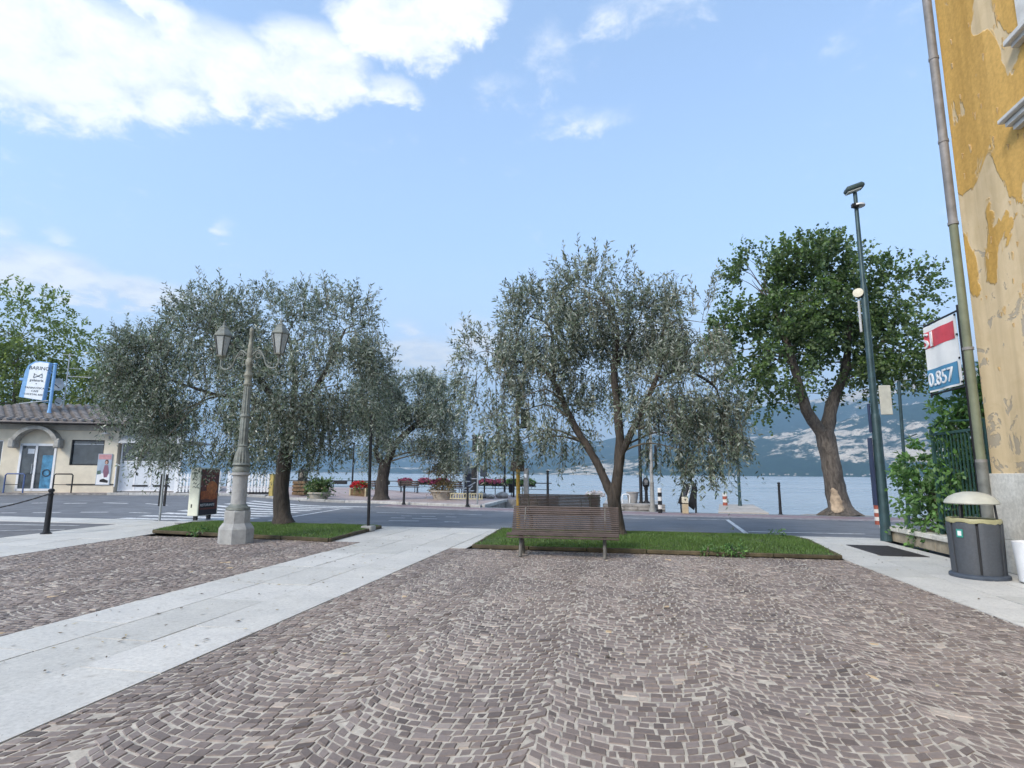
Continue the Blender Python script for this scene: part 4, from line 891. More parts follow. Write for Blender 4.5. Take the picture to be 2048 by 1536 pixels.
# ---- litter bin
bi = thing('litter_bin', (5.34, 10.22, 0), 'grey panelled litter bin with pale domed lid on the stone path', 'bin')
M_bin = MT('bin_grey', (.062, .069, .08), .6, .12, 30, .25, 160); M_bind = MT('bin_dark', (.02, .021, .024), .6, .2)
MB().lathe([(.37, .0), (.38, .02), (.375, .05), (.35, .065)], 32).build('base_ring', MT('bin_base', (.06, .075, .10), .5, .2), bi, smooth=True)
MB().lathe([(.30, .05), (.315, .78), (.28, .8)], 28).build('liner', M_bind, bi, smooth=True)
for i in range(6):
    a0 = R(60*i-90-27+8); a1 = R(60*i-90+27+8); mb = MB(); n = 8
    for k in range(n+1):
        q = a0+(a1-a0)*k/n; rr_ = .335 if 0 < k < n else .322
        for (r_, z) in ((rr_, .06), (rr_+.015, .79), (rr_+.004, .82), (rr_-.02, .82), (rr_-.022, .06)): mb.v.append((r_*math.cos(q), r_*math.sin(q), z))
    for k in range(n):
        for j in range(5): mb.f.append((k*5+j, (k+1)*5+j, (k+1)*5+(j+1) % 5, k*5+(j+1) % 5))
    mb.f += [tuple(range(4, -1, -1)), tuple(range(n*5, n*5+5))]; mb.build('panel', M_bin, bi, smooth=True)
for i in range(3):
    a = R(120*i-150); MB().tube([(.29*math.cos(a), .29*math.sin(a), .75), (.27*math.cos(a), .27*math.sin(a), 1.13)], .016, 8).build('lid_post', M_bind, bi)
MB().lathe([(.335, 1.09), (.35, 1.105), (.338, 1.14), (.285, 1.20), (.19, 1.25), (.09, 1.275), (.01, 1.28)], 28).build('lid', MT('lid_beige', (.46, .455, .39), .45, .1), bi, smooth=True)
bg_ = MB(); n = 40
for k in range(n):
    q = 6.283*k/n; w_ = rf.uniform(-.02, .015)+.012*math.sin(k*1.1)
    for (r_, z) in ((.30, .80), (.338, .818+w_*.3), (.352, .772+w_*.6), (.347, .755+w_*.8)): bg_.v.append((r_*math.cos(q), r_*math.sin(q), z))
for k in range(n):
    for j in range(3): bg_.f.append((k*4+j, ((k+1) % n)*4+j, ((k+1) % n)*4+j+1, k*4+j+1))
bgo = bg_.build('bin_bag', MT('yellow_bag', (.36, .34, .19), .4, .15), bi, (0, 0, .06), smooth=True)
st_ = MB().box((0, 0, 0), (.008, .09, .12)).build('sticker', MT('sticker_green', (.04, .26, .21), .4, .05), bi, (.355*math.cos(R(212)), .355*math.sin(R(212)), .66)); st_.rotation_euler = (0, 0, R(212))
MB().box((.006, .0, 0), (.006, .05, .07)).build('sticker_mark', M_white, st_)
# cast grate in the right-hand path
gr = thing('drain_grate', (5.3, 13.35, .004), 'dark rectangular iron cover set in the right-hand stone path', 'grate')
MB().box((0, 0, 0), (.84, 1.75, .012), b=.003).build('plate', MT('grate_iron', (.035, .030, .030), .6, .35, 8, .3, 60), gr)
for i in range(9): MB().box((0, -.75+i*.187, .008), (.76, .04, .006)).build('rib', MT('grate_iron', (.035, .03, .03), .6), gr)

# ---- ornate lamp post with two lanterns
lp = thing('lamp_post', (-8.15, 11.47, 0), 'ornate grey lamp post with two lanterns on a stone foot', 'lamp post')
M_cast = MT('cast_grey', (.165, .178, .158), .55, .4, 6, .2, 35); M_conc = MT('foot_stone', (.33, .33, .32), .8, .2, 7, .25, 45); M_gold = MT('cast_worn', (.20, .20, .16), .5, .4, 9, .15, 40)
o8 = R(22.5)
MB().lathe([(.36, 0), (.36, .30), (.345, .33), (.28, .42)], 8, rot=o8).build('foot', M_conc, lp)
MB().lathe([(.265, .42), (.265, .66), (.24, .70)], 8, rot=o8).build('foot_step', M_conc, lp)
MB().lathe([(.25, .70), (.24, .75), (.20, .77), (.175, .80), (.165, .82)], 24).build('foot_ring', M_cast, lp, smooth=True)
MB().lathe([(.16, .80), (.155, .86), (.15, 1.38), (.155, 1.42), (.19, 1.44), (.195, 1.48), (.16, 1.50)], 24).build('drum', M_conc, lp, smooth=True)
MB().lathe([(.175, 1.50), (.185, 1.56), (.15, 1.62), (.19, 1.66), (.17, 1.70)], 24).build('collar', M_cast, lp, smooth=True)
lb = MB(); n = 16
for (r_, z) in ((.155, 1.70), (.15, 1.78), (.125, 1.92), (.10, 2.02), (.095, 2.06)):
    for k in range(n*2): q = math.pi*k/n; s_ = 1.0+(.10 if k % 2 == 0 else -.04)*(1 if z < 2.0 else .3); lb.v.append((r_*s_*math.cos(q), r_*s_*math.sin(q), z))
for i in range(4):
    for k in range(n*2): lb.f.append((i*n*2+k, i*n*2+(k+1) % (n*2), (i+1)*n*2+(k+1) % (n*2), (i+1)*n*2+k))
lb.build('leaf_bell', M_cast, lp, smooth=True)
def fluted(z0, z1, r0, r1, nm, nf=10):
    mb = MB(); n = nf*4; zs = [z0, z0+.03, z1-.03, z1]
    for z in zs:
        r_ = r0+(r1-r0)*(z-z0)/(z1-z0); fl = 0 if z in (z0, z1) else 1
        for k in range(n): q = 6.28318*k/n; mb.v.append(((r_-fl*.010*(k % 4 in (1, 2)))*math.cos(q), (r_-fl*.010*(k % 4 in (1, 2)))*math.sin(q), z))
    for i in range(3):
        for k in range(n): mb.f.append((i*n+k, i*n+(k+1) % n, (i+1)*n+(k+1) % n, (i+1)*n+k))
    return mb.build(nm, M_cast, lp)
fluted(2.08, 2.72, .098, .09, 'shaft'); MB().lathe([(.10, 2.05), (.118, 2.075), (.10, 2.1)], 20).build('ring', M_cast, lp, smooth=True)
MB().lathe([(.095, 2.70), (.11, 2.73), (.095, 2.77)], 20).build('ring', M_cast, lp, smooth=True)
fluted(2.76, 3.42, .088, .076, 'shaft')
MB().lathe([(.08, 3.41), (.095, 3.44), (.075, 3.48), (.075, 3.60), (.10, 3.63), (.10, 3.66), (.075, 3.70), (.062, 3.76), (.06, 3.84), (.085, 3.92), (.075, 4.0), (.055, 4.04), (.065, 4.08), (.065, 4.22), (.05, 4.28), (.06, 4.32), (.045, 4.38), (.036, 4.56), (.055, 4.60), (.04, 4.66), (.05, 4.70), (.03, 4.75), (.0, 4.77)], 20).build('upper_stem', M_gold, lp, smooth=True)
for s_ in (-1, 1):
    ar = MB(); ar.tube(curve_pts([(s_*.06, 0, 4.12), (s_*.22, 0, 4.22), (s_*.34, 0, 4.08), (s_*.44, 0, 3.86), (s_*.60, 0, 3.80), (s_*.71, 0, 3.88), (s_*.72, 0, 4.06)], 6), .019, 8)
    ar.tube([(s_*(.22+.085*math.cos(t)*(1-t/16)), 0, 4.10+.085*math.sin(t)*(1-t/16)) for t in [i*.5 for i in range(18)]], .013, 6)
    ar.tube([(s_*(.14+.06*math.cos(t)), 0, 3.95+.07*math.sin(t)) for t in [1.5+i*.45 for i in range(12)]], .012, 6)
    ar.tube([(s_*(.50+.05*math.cos(t)*(1-t/12)), 0, 3.88+.05*math.sin(t)*(1-t/12)) for t in [i*.5 for i in range(13)]], .011, 6)
    ar.build('arm', M_cast, lp, smooth=True)
    X = s_*.72; lan = MB().lathe([(.03, 4.04), (.055, 4.06), (.04, 4.09), (.10, 4.10), (.11, 4.13)], 6, (X, 0, 0), rot=R(12)).build('lantern', M_gold, lp)
    for k in range(6):
        a0 = R(12+60*k); a1 = R(12+60*(k+1)); b0, b1 = .10, .188
        c = [Vector((X+b0*math.cos(a0), b0*math.sin(a0), 4.13)), Vector((X+b0*math.cos(a1), b0*math.sin(a1), 4.13)), Vector((X+b1*math.cos(a1), b1*math.sin(a1), 4.56)), Vector((X+b1*math.cos(a0), b1*math.sin(a0), 4.56))]
        nrm_ = (c[1]-c[0]).cross(c[3]-c[0]).normalized()*.006
        MB().add([v for v in c]+[v-nrm_ for v in c], [(0, 1, 2, 3), (7, 6, 5, 4), (0, 4, 5, 1), (1, 5, 6, 2), (2, 6, 7, 3), (3, 7, 4, 0)]).build('glass_pane', MT('frosted_glass', (.34, .36, .35), .25, .15, 5, 0), lan)
        MB().tube([c[0], c[3]], .014, 5).build('frame_bar', MT('frame_dark', (.05, .053, .048), .5), lan)
    MB().lathe([(.188, 4.55), (.215, 4.57), (.21, 4.60), (.16, 4.67), (.11, 4.74), (.10, 4.76), (.105, 4.78), (.06, 4.80), (.03, 4.84), (.035, 4.87), (.012, 4.92), (.0, 4.96)], 6, (X, 0, 0), rot=R(12)).build('lantern_roof', M_cast, lan)

# ---- benches of dark slats
M_slat = MT('bench_slat', (.072, .052, .045), .6, .3, 5, .2, 60, rnd=.12); M_leg = MT('bench_iron', (.12, .115, .105), .6, .3, 8, .2, 30)
def bench(loc, rz, label):
    b = thing('park_bench', loc, label, 'bench', 'slatted benches by the grass bed', rz); Lh = 1.02
    prof = [(-.335, .36, 1.2), (-.33, .405, .5)]+[(-.30+.052*i, .425-.006*i, .0) for i in range(9)]+[(.17, .395, -.7)]+[(.205+.0175*i, .425+.0365*i, -1.12) for i in range(13)]
    for (y, z, rx) in prof: MB().box((0, y, z), (2*Lh, .042 if abs(rx) < .6 else .036, .024 if abs(rx) < .6 else .022), rx=rx if abs(rx) < .6 else 0, b=.005).build('slat', M_slat, b) if abs(rx) < .6 else MB().box((0, y, z), (2*Lh, .022, .030), b=.005, rx=-.42 if rx < 0 else 0).build('slat', M_slat, b)
    for x in (-.78, .76):
        l = MB(); l.tube(curve_pts([(x, -.10, .385), (x, -.15, .28), (x, -.20, .12), (x, -.24, .0)], 4), [.045, .042, .036, .034, .034, .034, .034, .034, .034, .034, .034, .034, .038], 8)
        l.tube(curve_pts([(x, -.10, .385), (x, .02, .27), (x, .14, .10), (x, .20, .0)], 4), [.045, .04, .034, .03, .03, .03, .03, .03, .03, .03, .03, .03, .034], 8); l.build('leg', M_leg, b, smooth=True)
        MB().tube([(x, -.3, .385), (x, .16, .365)], .022, 6).build('seat_bracket', M_leg, b)
        MB().tube(curve_pts([(x, .1, .36), (x, .215, .40), (x, .32, .66), (x, .41, .85)], 4), .018, 6).build('back_bracket', M_leg, b)
    for x in (-.98, -.55, 0, .55, .98): MB().tube([(x, .218, .42), (x, .435, .88)], .008, 5).build('tie_rod', M_leg, b)
    return b
bench((-1.05, 11.05, 0), 0, 'dark slatted bench at the edge of the cobbled square facing the viewer')
bench((-1.5, 14.95, .13), R(180), 'dark slatted bench behind the front one, facing the lake')

# ---- signs and posts near the square
to = thing('advert_totem', (-12.45, 15.85, 0), 'upright advert totem with red food poster reading RISTORANTE', 'sign')
MB().box((.15, -.05, .045), (1.0, 1.35, .07), b=.02).build('foot_plate', MT('steel_plate', (.40, .41, .42), .4, .15, 5, .1, metal=.3), to)
MB().box((0, 0, .92), (.34, .86, 1.42), b=.01).build('cabinet', MT('totem_cream', (.78, .79, .66), .45, .06), to)
for yy in (-.28, .28): MB().box((0, yy, .14), (.10, .08, .15)).build('foot', M_iron, to)
def mat_poster():
    m, t, b = new_mat('food_poster'); n = nnoise(t, 5, 5, .65, 'Object', 1.2); c = ramp(t, n.outputs[0], [(.3, (.045, .012, .008)), (.5, (.13, .028, .014)), (.7, (.28, .075, .028))])
    t.links.new(c, b.inputs['Base Color']); b.inputs['Roughness'].default_value = .3; return m
po = MB().box((.173, 0, .96), (.006, .78, 1.24)).build('poster', mat_poster(), to)
def yz_poly(pts, x, nm, mat, par, th=.004):
    n = len(pts); MB().add([(x, y, z) for y, z in pts]+[(x+th, y, z) for y, z in pts], [tuple(range(n)), tuple(range(2*n-1, n-1, -1))]+[(i, n+i, n+(i+1) % n, (i+1) % n) for i in range(n)]).build(nm, mat, par)
M_org = MT('poster_orange', (.52, .165, .045), .35, .35, 14, 0); 
yz_poly([(.10+.235*math.cos(6.283*i/20), 1.02+.21*math.sin(6.283*i/20)) for i in range(20)], .176, 'poster_print', M_org, po)
yz_poly([(-.36, .92), (-.1, .95), (.1, .82), (.36, .88), (.34, .70), (.1, .66), (-.1, .71), (-.34, .68)], .1765, 'poster_print', MT('poster_brown', (.40, .11, .03), .35, .4, 16, 0), po, .005)
for (y, z) in ((-.18, 1.2), (-.05, 1.27), (.07, 1.33), (-.22, 1.3), (.2, 1.33), (-.12, 1.38), (-.2, 1.08)): yz_poly([(y+.03*math.cos(6.283*i/8), z+.026*math.sin(6.283*i/8)) for i in range(8)], .176, 'poster_print', MT('poster_pink', (.62, .30, .25), .4, .3, 20, 0), po)
yz_poly([(-.36, .60), (.20, .60), (.28, .52), (.20, .44), (-.36, .44)], .1765, 'poster_band', MT('poster_black', (.015, .013, .014), .4, .2), po, .004)
MtX = Matrix(((0, 0, 1, .182), (1, 0, 0, 0), (0, 1, 0, 0), (0, 0, 0, 1)))
lettering('lettering', 'RISTORANTE', .105, M_white, po, Matrix.Translation((0, -.05, .485)) @ MtX, .002)
MB().box((.1735, 0, .305), (.007, .78, .16)).build('poster_foot', MT('poster_dark', (.03, .025, .03), .4), po)
MtF = Matrix(((1, 0, 0, 0), (0, 0, -1, -.436), (0, 1, 0, 0), (0, 0, 0, 1)))
sgn = MB()
for i, z in enumerate((1.53, 1.45, 1.36, 1.26, 1.15, 1.04)): sgn.tube([(-.06, -.434, z), (-.02, -.434, z+.035), (.03+.02*(i % 2), -.434, z-.01), (.07, -.434, z+.03)], .008, 5)
sgn.build('side_script', MT('script_ink', (.05, .07, .06), .5), to); MB().box((-.05, -.432, .50), (.035, .01, .10)).build('lock_plate', M_iron, to)

sp_ = thing('sign_post', (-14.0, 15.95, 0), 'thin grey post carrying two narrow black boards', 'sign'); M_gal = MT('galvanised', (.36, .38, .39), .4, .2, 8, .05, metal=.5)
MB().tube([(0, 0, 0), (0, 0, 1.85)], .035, 10).build('post', M_gal, sp_, smooth=True)
for s_ in (-1, 1): MB().box((s_*.09, .03, .93), (.075, .03, .98), b=.004).build('board', M_iron, sp_)
for z in (.6, 1.25): MB().box((0, .03, z), (.2, .03, .03)).build('clamp', M_gal, sp_)
bp = thing('black_pole', (-6.5, 14.55, 0), 'slim black pole at the corner of the lamp post bed', 'pole')
MB().tube([(0, 0, .0), (-.05, 0, 3.0)], .04, 10).build('shaft', M_iron, bp, smooth=True); MB().box((0, 0, .07), (.3, .3, .14), b=.02).build('footing', M_conc, bp); MB().lathe([(.045, 0), (.06, .03), (0, .06)], 10).build('cap', M_iron, bp, (-.05, 0, 3.0))
yp = thing('signal_pole', (-2.68, 15.55, 0), 'yellow-footed pole with dark plates and signal box behind the bench', 'pole')
M_yel = MT('yellow_paint', (.50, .31, .055), .5, .25, 6, .1); MB().tube([(0, 0, .0), (-.02, 0, 1.62)], .055, 12).build('lower_sleeve', M_yel, yp, smooth=True)
MB().tube([(-.02, 0, 1.55), (-.03, 0, 3.5)], .042, 12).build('shaft', MT('brown_pole', (.10, .075, .05), .5, .3), yp, smooth=True)
MB().box((-.05, .07, 1.71), (.38, .03, .28), b=.01).build('plate', MT('plate_brown', (.07, .055, .052), .5, .2), yp)
sg = MB().box((.16, .02, 3.0), (.2, .22, .52), b=.02).build('signal_box', M_iron, yp)
for z in (2.85, 3.0, 3.15): MB().tube([(.16, .12, z), (.16, .20, z)], .06, 10).build('visor', M_iron, sg)
MB().box((.05, .0, 2.85), (.2, .03, .03)).build('bracket', M_iron, yp)

def bollard(loc, h, r, label, chain=None):
    b = thing('bollard', loc, label, 'bollard', 'black iron bollards')
    MB().lathe([(r*2.0, 0), (r*2.0, .02), (r*1.25, .05), (r*1.05, .12), (r, h*.35), (r*.85, h-.17), (r*1.05, h-.16), (r*1.2, h-.14), (r*.85, h-.125), (r*.75, h-.09), (r*1.05, h-.075), (r*1.15, h-.04), (r*.8, h-.01), (0, h)], 14).build('post', M_iron, b, smooth=True); return b
b0 = bollard((-13.62, 12.0, 0), 1.08, .06, 'black iron bollard with a chain by the parking court')
ch = []
for i in range(25):
    t = i/24; ch.append(Vector((-.05-2.9*t, -.05*t, .95-.9*t+.35*t*t)))
cc = MB()
for i, (p, q) in enumerate(zip(ch, ch[1:])): cc.tube([p, q+(q-p)*.25], .014 if i % 2 else .018, 6)
cc.build('chain', M_iron, b0)
bollard((-10.5, 27.55, -.02), .95, .06, 'black bollard on the promenade kerb near the olive trunk')
bollard((-7.05, 26.75, -.02), .95, .06, 'black bollard on the promenade kerb near the basin')
bollard((6.4, 25.5, -.075), 1.32, .055, 'tall slim black bollard on the quay beside the jetty')
bollard((-3.2, 26.3, -.075), 1.75, .06, 'black bollard at the basin edge seen above the benches')
def striped(loc, h, r, n, cols, label):
    b = thing('striped_post', loc, label, 'post', 'striped posts along the quay')
    for i in range(n):
        MB().lathe([(r, 0), (r, h/n-.002)], 14).build('band', cols[i % 2], b, (0, 0, i*h/n), smooth=True)
    MB().lathe([(r, 0), (r*.8, .02), (0, .03)], 14).build('cap', cols[1], b, (0, 0, h), smooth=True)
M_rs = MT('stripe_red', (.33, .09, .06), .5, .2); M_ws = MT('stripe_white', (.68, .66, .63), .5, .12)
striped((1.62, 24.95, -.05), 1.0, .085, 6, (M_iron, M_ws), 'black and white striped post at the end of the pier wall')
striped((5.3, 31.6, -.02), .62, .12, 4, (M_rs, M_ws), 'red and white striped post on the jetty')
striped((8.28, 21.1, -.05), .62, .11, 5, (M_rs, M_ws), 'red and white striped post beside the green lamp pole')
jp = thing('jetty_lamp', (5.98, 31.4, -.02), 'slim dark lamp pole on the jetty', 'lamp post'); MB().lathe([(.11, 0), (.09, .1), (.075, .4), (.06, 4.2)], 12).build('pole', M_pole, jp, smooth=True); MB().box((-.15, 0, 4.2), (.5, .16, .1), b=.03).build('lamp_head', M_pole, jp)

# ---- things on the quay and the pier
qp = thing('planter', (.57, 27.4, .228), 'pale grey tapered planter on the pier', 'planter'); MB().lathe([(.19, 0), (.27, .44), (.29, .45), (.29, .50), (.25, .50), (.24, .44)], 20).build('pot', MT('grey_pot', (.30, .29, .285), .7, .2), qp, smooth=True)
MB().lathe([(.24, 0), (.2, .03), (0, .05)], 16).build('soil', MT('soil', (.06, .045, .035), .95), qp, (0, 0, .42))
lo_ = thing('grab_rail', (.27, 27.2, .228), 'small white hoop rail beside the grey planter', 'rail'); MB().tube(curve_pts([(-.16, 0, 0), (-.16, 0, .33), (0, 0, .40), (.16, 0, .33), (.16, 0, 0)], 5), .025, 8).build('hoop', M_white, lo_, smooth=True)
te = thing('coin_telescope', (1.18, 27.3, .228), 'dark coin telescope on a pedestal at the pier', 'telescope')
MB().lathe([(.17, 0), (.15, .05), (.08, .12), (.065, .55), (.09, .62), (.09, .70)], 16).build('pedestal', M_iron, te, smooth=True)
tb = MB(); tb.lathe([(.10, .70), (.19, .78), (.2, .95), (.14, 1.10), (.06, 1.16)], 16, sx=.8); tb.build('body', M_iron, te, smooth=True)
MB().tube([(0, -.22, .98), (0, .3, .90)], .085, 12).build('barrel', MT('tele_grey', (.16, .16, .165), .4, .2), te, smooth=True); MB().lathe([(.05, .0), (.075, .01), (.075, .03), (.05, .04)], 12, (0, -.19, .84)).build('coin_plate', M_gal, te)
pA = thing('pier_pole', (.95, 27.45, .228), 'dark round pole rising from the pier beside the grey planter', 'pole'); MB().lathe([(.10, 0), (.075, .1), (.065, 3.9)], 12).build('shaft', M_iron, pA, smooth=True)
MB().box((0, .02, 3.6), (.5, .04, .5)).build('plate', M_iron, pA)
pB = thing('quay_lamp', (1.36, 25.8, -.075), 'light grey lamp column in front of the telescope', 'lamp post'); MB().lathe([(.16, 0), (.15, .1), (.10, .25), (.085, 1.2), (.10, 1.25), (.075, 1.3), (.06, 5.4)], 14).build('column', MT('column_grey', (.27, .265, .25), .5, .25), pB, smooth=True)
MB().box((-.16, .02, 2.4), (.09, .06, 1.1)).build('flag_board', M_iron, pB); MB().box((.2, .02, 2.35), (.11, .06, 1.0)).build('flag_board', M_iron, pB)
wf = thing('flower_pot', (-1.15, 26.0, -.075), 'dark pot of white flowers at the quay edge', 'flower pot'); MB().lathe([(.17, 0), (.21, .5), (.23, .52), (.23, .56), (.19, .56)], 18).build('pot', M_iron, wf, smooth=True)
def blossoms(root, c, rad, n, size, mat, seed, nm='blossoms'):
    rg = np.random.default_rng(seed); u = rg.normal(0, 1, (n, 3)); u /= np.linalg.norm(u, axis=1, keepdims=True); u[:, 2] = np.abs(u[:, 2]); O = np.array(c)+u*np.array(rad)*(.75+.3*rg.random((n, 1)))
    V, F, t = leaves(O, u, np.full(n, .03), np.zeros(n), 4, size, size*.9, rg, 1.4); tag(link(nm, mesh_np(nm, V, F, attr=t), mat, root), kind='stuff')
ML_wf = mat_leaf('white_petal', (.45, .40, .50), (.72, .68, .72), (.6, .55, .6), .2); ML_rf = mat_leaf('red_petal', (.40, .01, .02), (.62, .03, .045), (.45, .02, .03), .2)
ML_pf = mat_leaf('pink_petal', (.30, .05, .14), (.50, .12, .25), (.4, .1, .2), .2); ML_dry = mat_leaf('autumn_leaf', (.10, .075, .03), (.30, .20, .08), (.2, .15, .08), .25)
shrub('', '', '', (0, 0, 0), [(0, 0, .62, .3, .12)], 260, 6, .09, .05, ML_shrub, 5, 0, parent=wf, tl=(.05, .12)); blossoms(wf, (.08, 0, .62), (.42, .3, .22), 150, .075, ML_wf, 6)
# folded black display stand leaning beside a pale kiosk box
dsn = thing('display_stand', (2.72, 25.3, -.075), 'two tilted black display panels folded like a tent on the quay', 'display')
for (x0, x1, z0, z1, xt0, xt1) in ((-.36, -.02, .38, 1.26, .06, .36), (.10, .42, .12, 1.2, .24, .48)):
    q = [(-.36, .42), (-.08, 1.26), (.20, 1.18), (-.10, .34)] if x0 < 0 else [(.04, .33), (.28, 1.28), (.44, 1.05), (.40, .55), (.28, .14)]
    MB().wallpoly(q, -.03, .03).build('panel', M_iron, dsn)
MB().tube([(-.1, -.05, .30), (.34, -.05, 1.62)], .022, 6).build('stay', M_white, dsn); MB().tube([(.36, .02, 0), (.38, .02, 1.25)], .04, 8).build('post', M_iron, dsn)
MB().tube([(-.22, .02, 0), (-.24, .02, .45)], .03, 8).build('post', M_iron, dsn); MB().wallpoly([(-.22, .62), (-.06, 1.12), (.06, 1.07), (-.1, .57)], -.036, -.031).build('screen', MT('screen_grey', (.055, .06, .075), .2, .2), dsn)
sb_ = thing('service_box', (2.62, 24.95, -.05), 'small sandy service pedestal in front of the black panels', 'pedestal'); MB().box((0, 0, .2), (.24, .24, .4), b=.015).build('base', MT('sand_box', (.47, .38, .25), .7, .15), sb_); MB().box((0, 0, .54), (.25, .25, .26), b=.02).build('head', MT('cream_box', (.60, .55, .43), .6, .12), sb_)
MB().box((0, 0, .405), (.255, .255, .015)).build('seam', M_iron, sb_); MB().wallpoly([(-.05, .58), (.05, .60), (.0, .50)], -.13, -.126).build('mark', MT('box_mark', (.10, .09, .07), .6), sb_)

# ---- promenade across the road
PZ = .045
def bowl(name, loc, r, h, label, mat): 
    o = thing(name, loc, label, 'planter'); MB().lathe([(r*.68, 0), (r*.8, h*.45), (r*.95, h*.8), (r*1.05, h*.84), (r*1.06, h), (r*.95, h), (r*.9, h*.85)], 24).build('bowl', mat, o, smooth=True); MB().lathe([(r*.92, h*.86), (r*.6, h*.93), (0, h*.95)], 18).build('soil', MT('soil', (.06, .045, .035), .95), o); return o
M_bowl = MT('cast_stone', (.40, .365, .31), .8, .2, 6, .25, 30)
o = bowl('bowl_planter', (-15.7, 28.75, PZ-.06), .57, .50, 'round stone planter with dark leaves beside the zebra crossing', M_bowl)
shrub('', '', '', (0, 0, 0), [(0, 0, .72, .55, .32), (.2, 0, .85, .35, .3), (-.25, .1, .8, .3, .25)], 1500, 7, .16, .08, ML_linden, 91, 4, parent=o); blossoms(o, (0, 0, .7), (.5, .45, .25), 60, .07, mat_leaf('cream_petal', (.4, .33, .2), (.6, .5, .33), (.5, .4, .3), .2), 92)
o = thing('box_planter', (-15.65, 33.6, PZ), 'wooden box planter full of red flowers on the promenade', 'planter'); M_wood = MT('planter_wood', (.17, .11, .06), .8, .3, 6, .2, 30)
for i in range(4):
    for s_ in (-1, 1): MB().box((0, s_*.3, .07+.125*i), (1.0, .035, .115), b=.006).build('plank', M_wood, o); MB().box((s_*.5, 0, .07+.125*i), (.035, .58, .115), b=.006).build('plank', M_wood, o)
for sx_ in (-1, 1):
    for sy_ in (-1, 1): MB().box((sx_*.5, sy_*.3, .27), (.08, .08, .56)).build('corner_post', MT('post_pale', (.5, .42, .28), .8), o)
MB().box((0, 0, .3), (.95, .55, .4)).build('soil', MT('soil', (.06, .045, .035), .95), o)
shrub('', '', '', (0, 0, 0), [(0, 0, .62, .48, .2)], 500, 6, .11, .06, ML_shrub, 93, 0, parent=o); blossoms(o, (-.05, 0, .6), (.55, .4, .33), 420, .10, ML_rf, 94)
o = bowl('bowl_planter', (-9.9, 32.0, PZ), .72, .52, 'wide stone planter with a small clipped tree on the promenade', M_bowl)
shrub('', '', '', (0, 0, 0), [(0, 0, .72, .62, .24)], 1500, 6, .10, .06, ML_dry, 95, 0, parent=o); blossoms(o, (-.42, -.1, .85), (.25, .25, .25), 90, .10, ML_pf, 96)
MB().tube(curve_pts([(0, 0, .5), (.05, 0, .9), (.2, 0, 1.3), (.1, 0, 1.6)], 5), [.05]*8+[.04]*8, 8).build('stem', MB_olive, o); MB().tube(curve_pts([(.08, 0, 1.0), (-.1, 0, 1.3), (-.35, 0, 1.6)], 5), .025, 6).build('branch', MB_olive, o)
shrub('', '', '', (0, 0, 0), [(0, 0, 1.72, .55, .22), (-.45, 0, 1.6, .4, .2), (.5, 0, 1.6, .45, .22), (.1, 0, 1.9, .4, .18)], 1300, 6, .13, .07, ML_dry, 97, 0, parent=o)
# lakeside railing with flower troughs
ra = thing('lake_railing', (-15, 41, PZ), 'dark iron railing along the far edge of the promenade', 'railing')
RP = [(-30, 40.6), (-21.5, 41.45), (-13.1, 42.3), (-8.6, 40.2), (-4.4, 38.2)]
for (a, b) in zip(RP, RP[1:]):
    a = Vector((*a, 0))-Vector((15*-1, 41, 0)); b = Vector((*b, 0))-Vector((-15, 41, 0)); L = (b-a).length; k = round(L/1.9)
    for z, r_ in ((.86, .035), (.45, .02)): MB().tube([a+Vector((0, 0, z)), b+Vector((0, 0, z))], r_, 6).build('rail', M_iron, ra)
    for i in range(k): p = a+(b-a)*i/k; MB().tube([p, p+Vector((0, 0, .88))], .03, 6).build('post', M_iron, ra)
def on_rail(x):
    for (a, b) in zip(RP, RP[1:]):
        if a[0] <= x <= b[0]: return (x, a[1]+(b[1]-a[1])*(x-a[0])/(b[0]-a[0])-.16)
for i, (x, mat, lab) in enumerate([(-20.9, None, 'nearly bare dark trough hung on the railing left of the red flowers'), (-17.6, None, 'dark trough with a few sprigs on the railing right of the red flowers'), (-15.9, ML_pf, 'trough of dark pink flowers on the railing behind the leftmost bench'), (-14.4, ML_pf, 'trough of purple-pink flowers on the railing right of that bench'), (-13.1, ML_pf, 'trough of magenta flowers on the railing behind the clipped tree'),
                                   (-9.3, ML_pf, 'trough of pink flowers on the railing near the basin'), (-8.2, ML_pf, 'trough of red-pink flowers on the railing above the basin corner'), (-7.2, ML_shrub, 'leafy green trough on the railing above the basin corner'), (-6.1, ML_shrub, 'small leafy trough at the right end of the railing')]):
    x_, y_ = on_rail(x); o = thing('flower_trough', (x_, y_, PZ+.62), lab, 'flower box', 'flower troughs on the lakeside railing'); MB().box((0, 0, .1), (1.05, .24, .22), b=.02).build('trough', M_iron, o)
    shrub('', '', '', (0, 0, 0), [(-.25, 0, .28, .3, .14), (.25, 0, .3, .3, .16)], 260 if mat else 40, 5, .12, .06, ML_linden, 100+i, 0, parent=o, tl=(.1, .25), depth=.5)
    if mat: blossoms(o, (0, 0, .2), (.55, .25, .25), 130, .11, mat, 120+i)
def prom_bench(loc, rz, label):
    b = thing('promenade_bench', loc, label, 'bench', 'benches on the promenade', rz)
    for i in range(3): MB().box((0, -.22+.16*i, .45), (1.5, .12, .035), b=.006).build('seat_slat', M_slat, b)
    for i in range(3): MB().box((0, .22+.04*i, .58+.14*i), (1.5, .03, .11), b=.006).build('back_slat', M_slat, b)
    for x in (-.6, .6): MB().tube(curve_pts([(x, -.26, 0), (x, -.2, .25), (x, -.22, .43)], 3), .03, 6).build('leg', M_iron, b); MB().tube(curve_pts([(x, .24, 0), (x, .18, .25), (x, .2, .45), (x, .33, .92)], 3), .03, 6).build('leg', M_iron, b)
prom_bench((-15.2, 40.9, PZ), R(190), 'dark bench at the railing right of the promenade olive')
prom_bench((-18.2, 40.4, PZ), R(185), 'bench at the railing between red flowers and olive trunk')
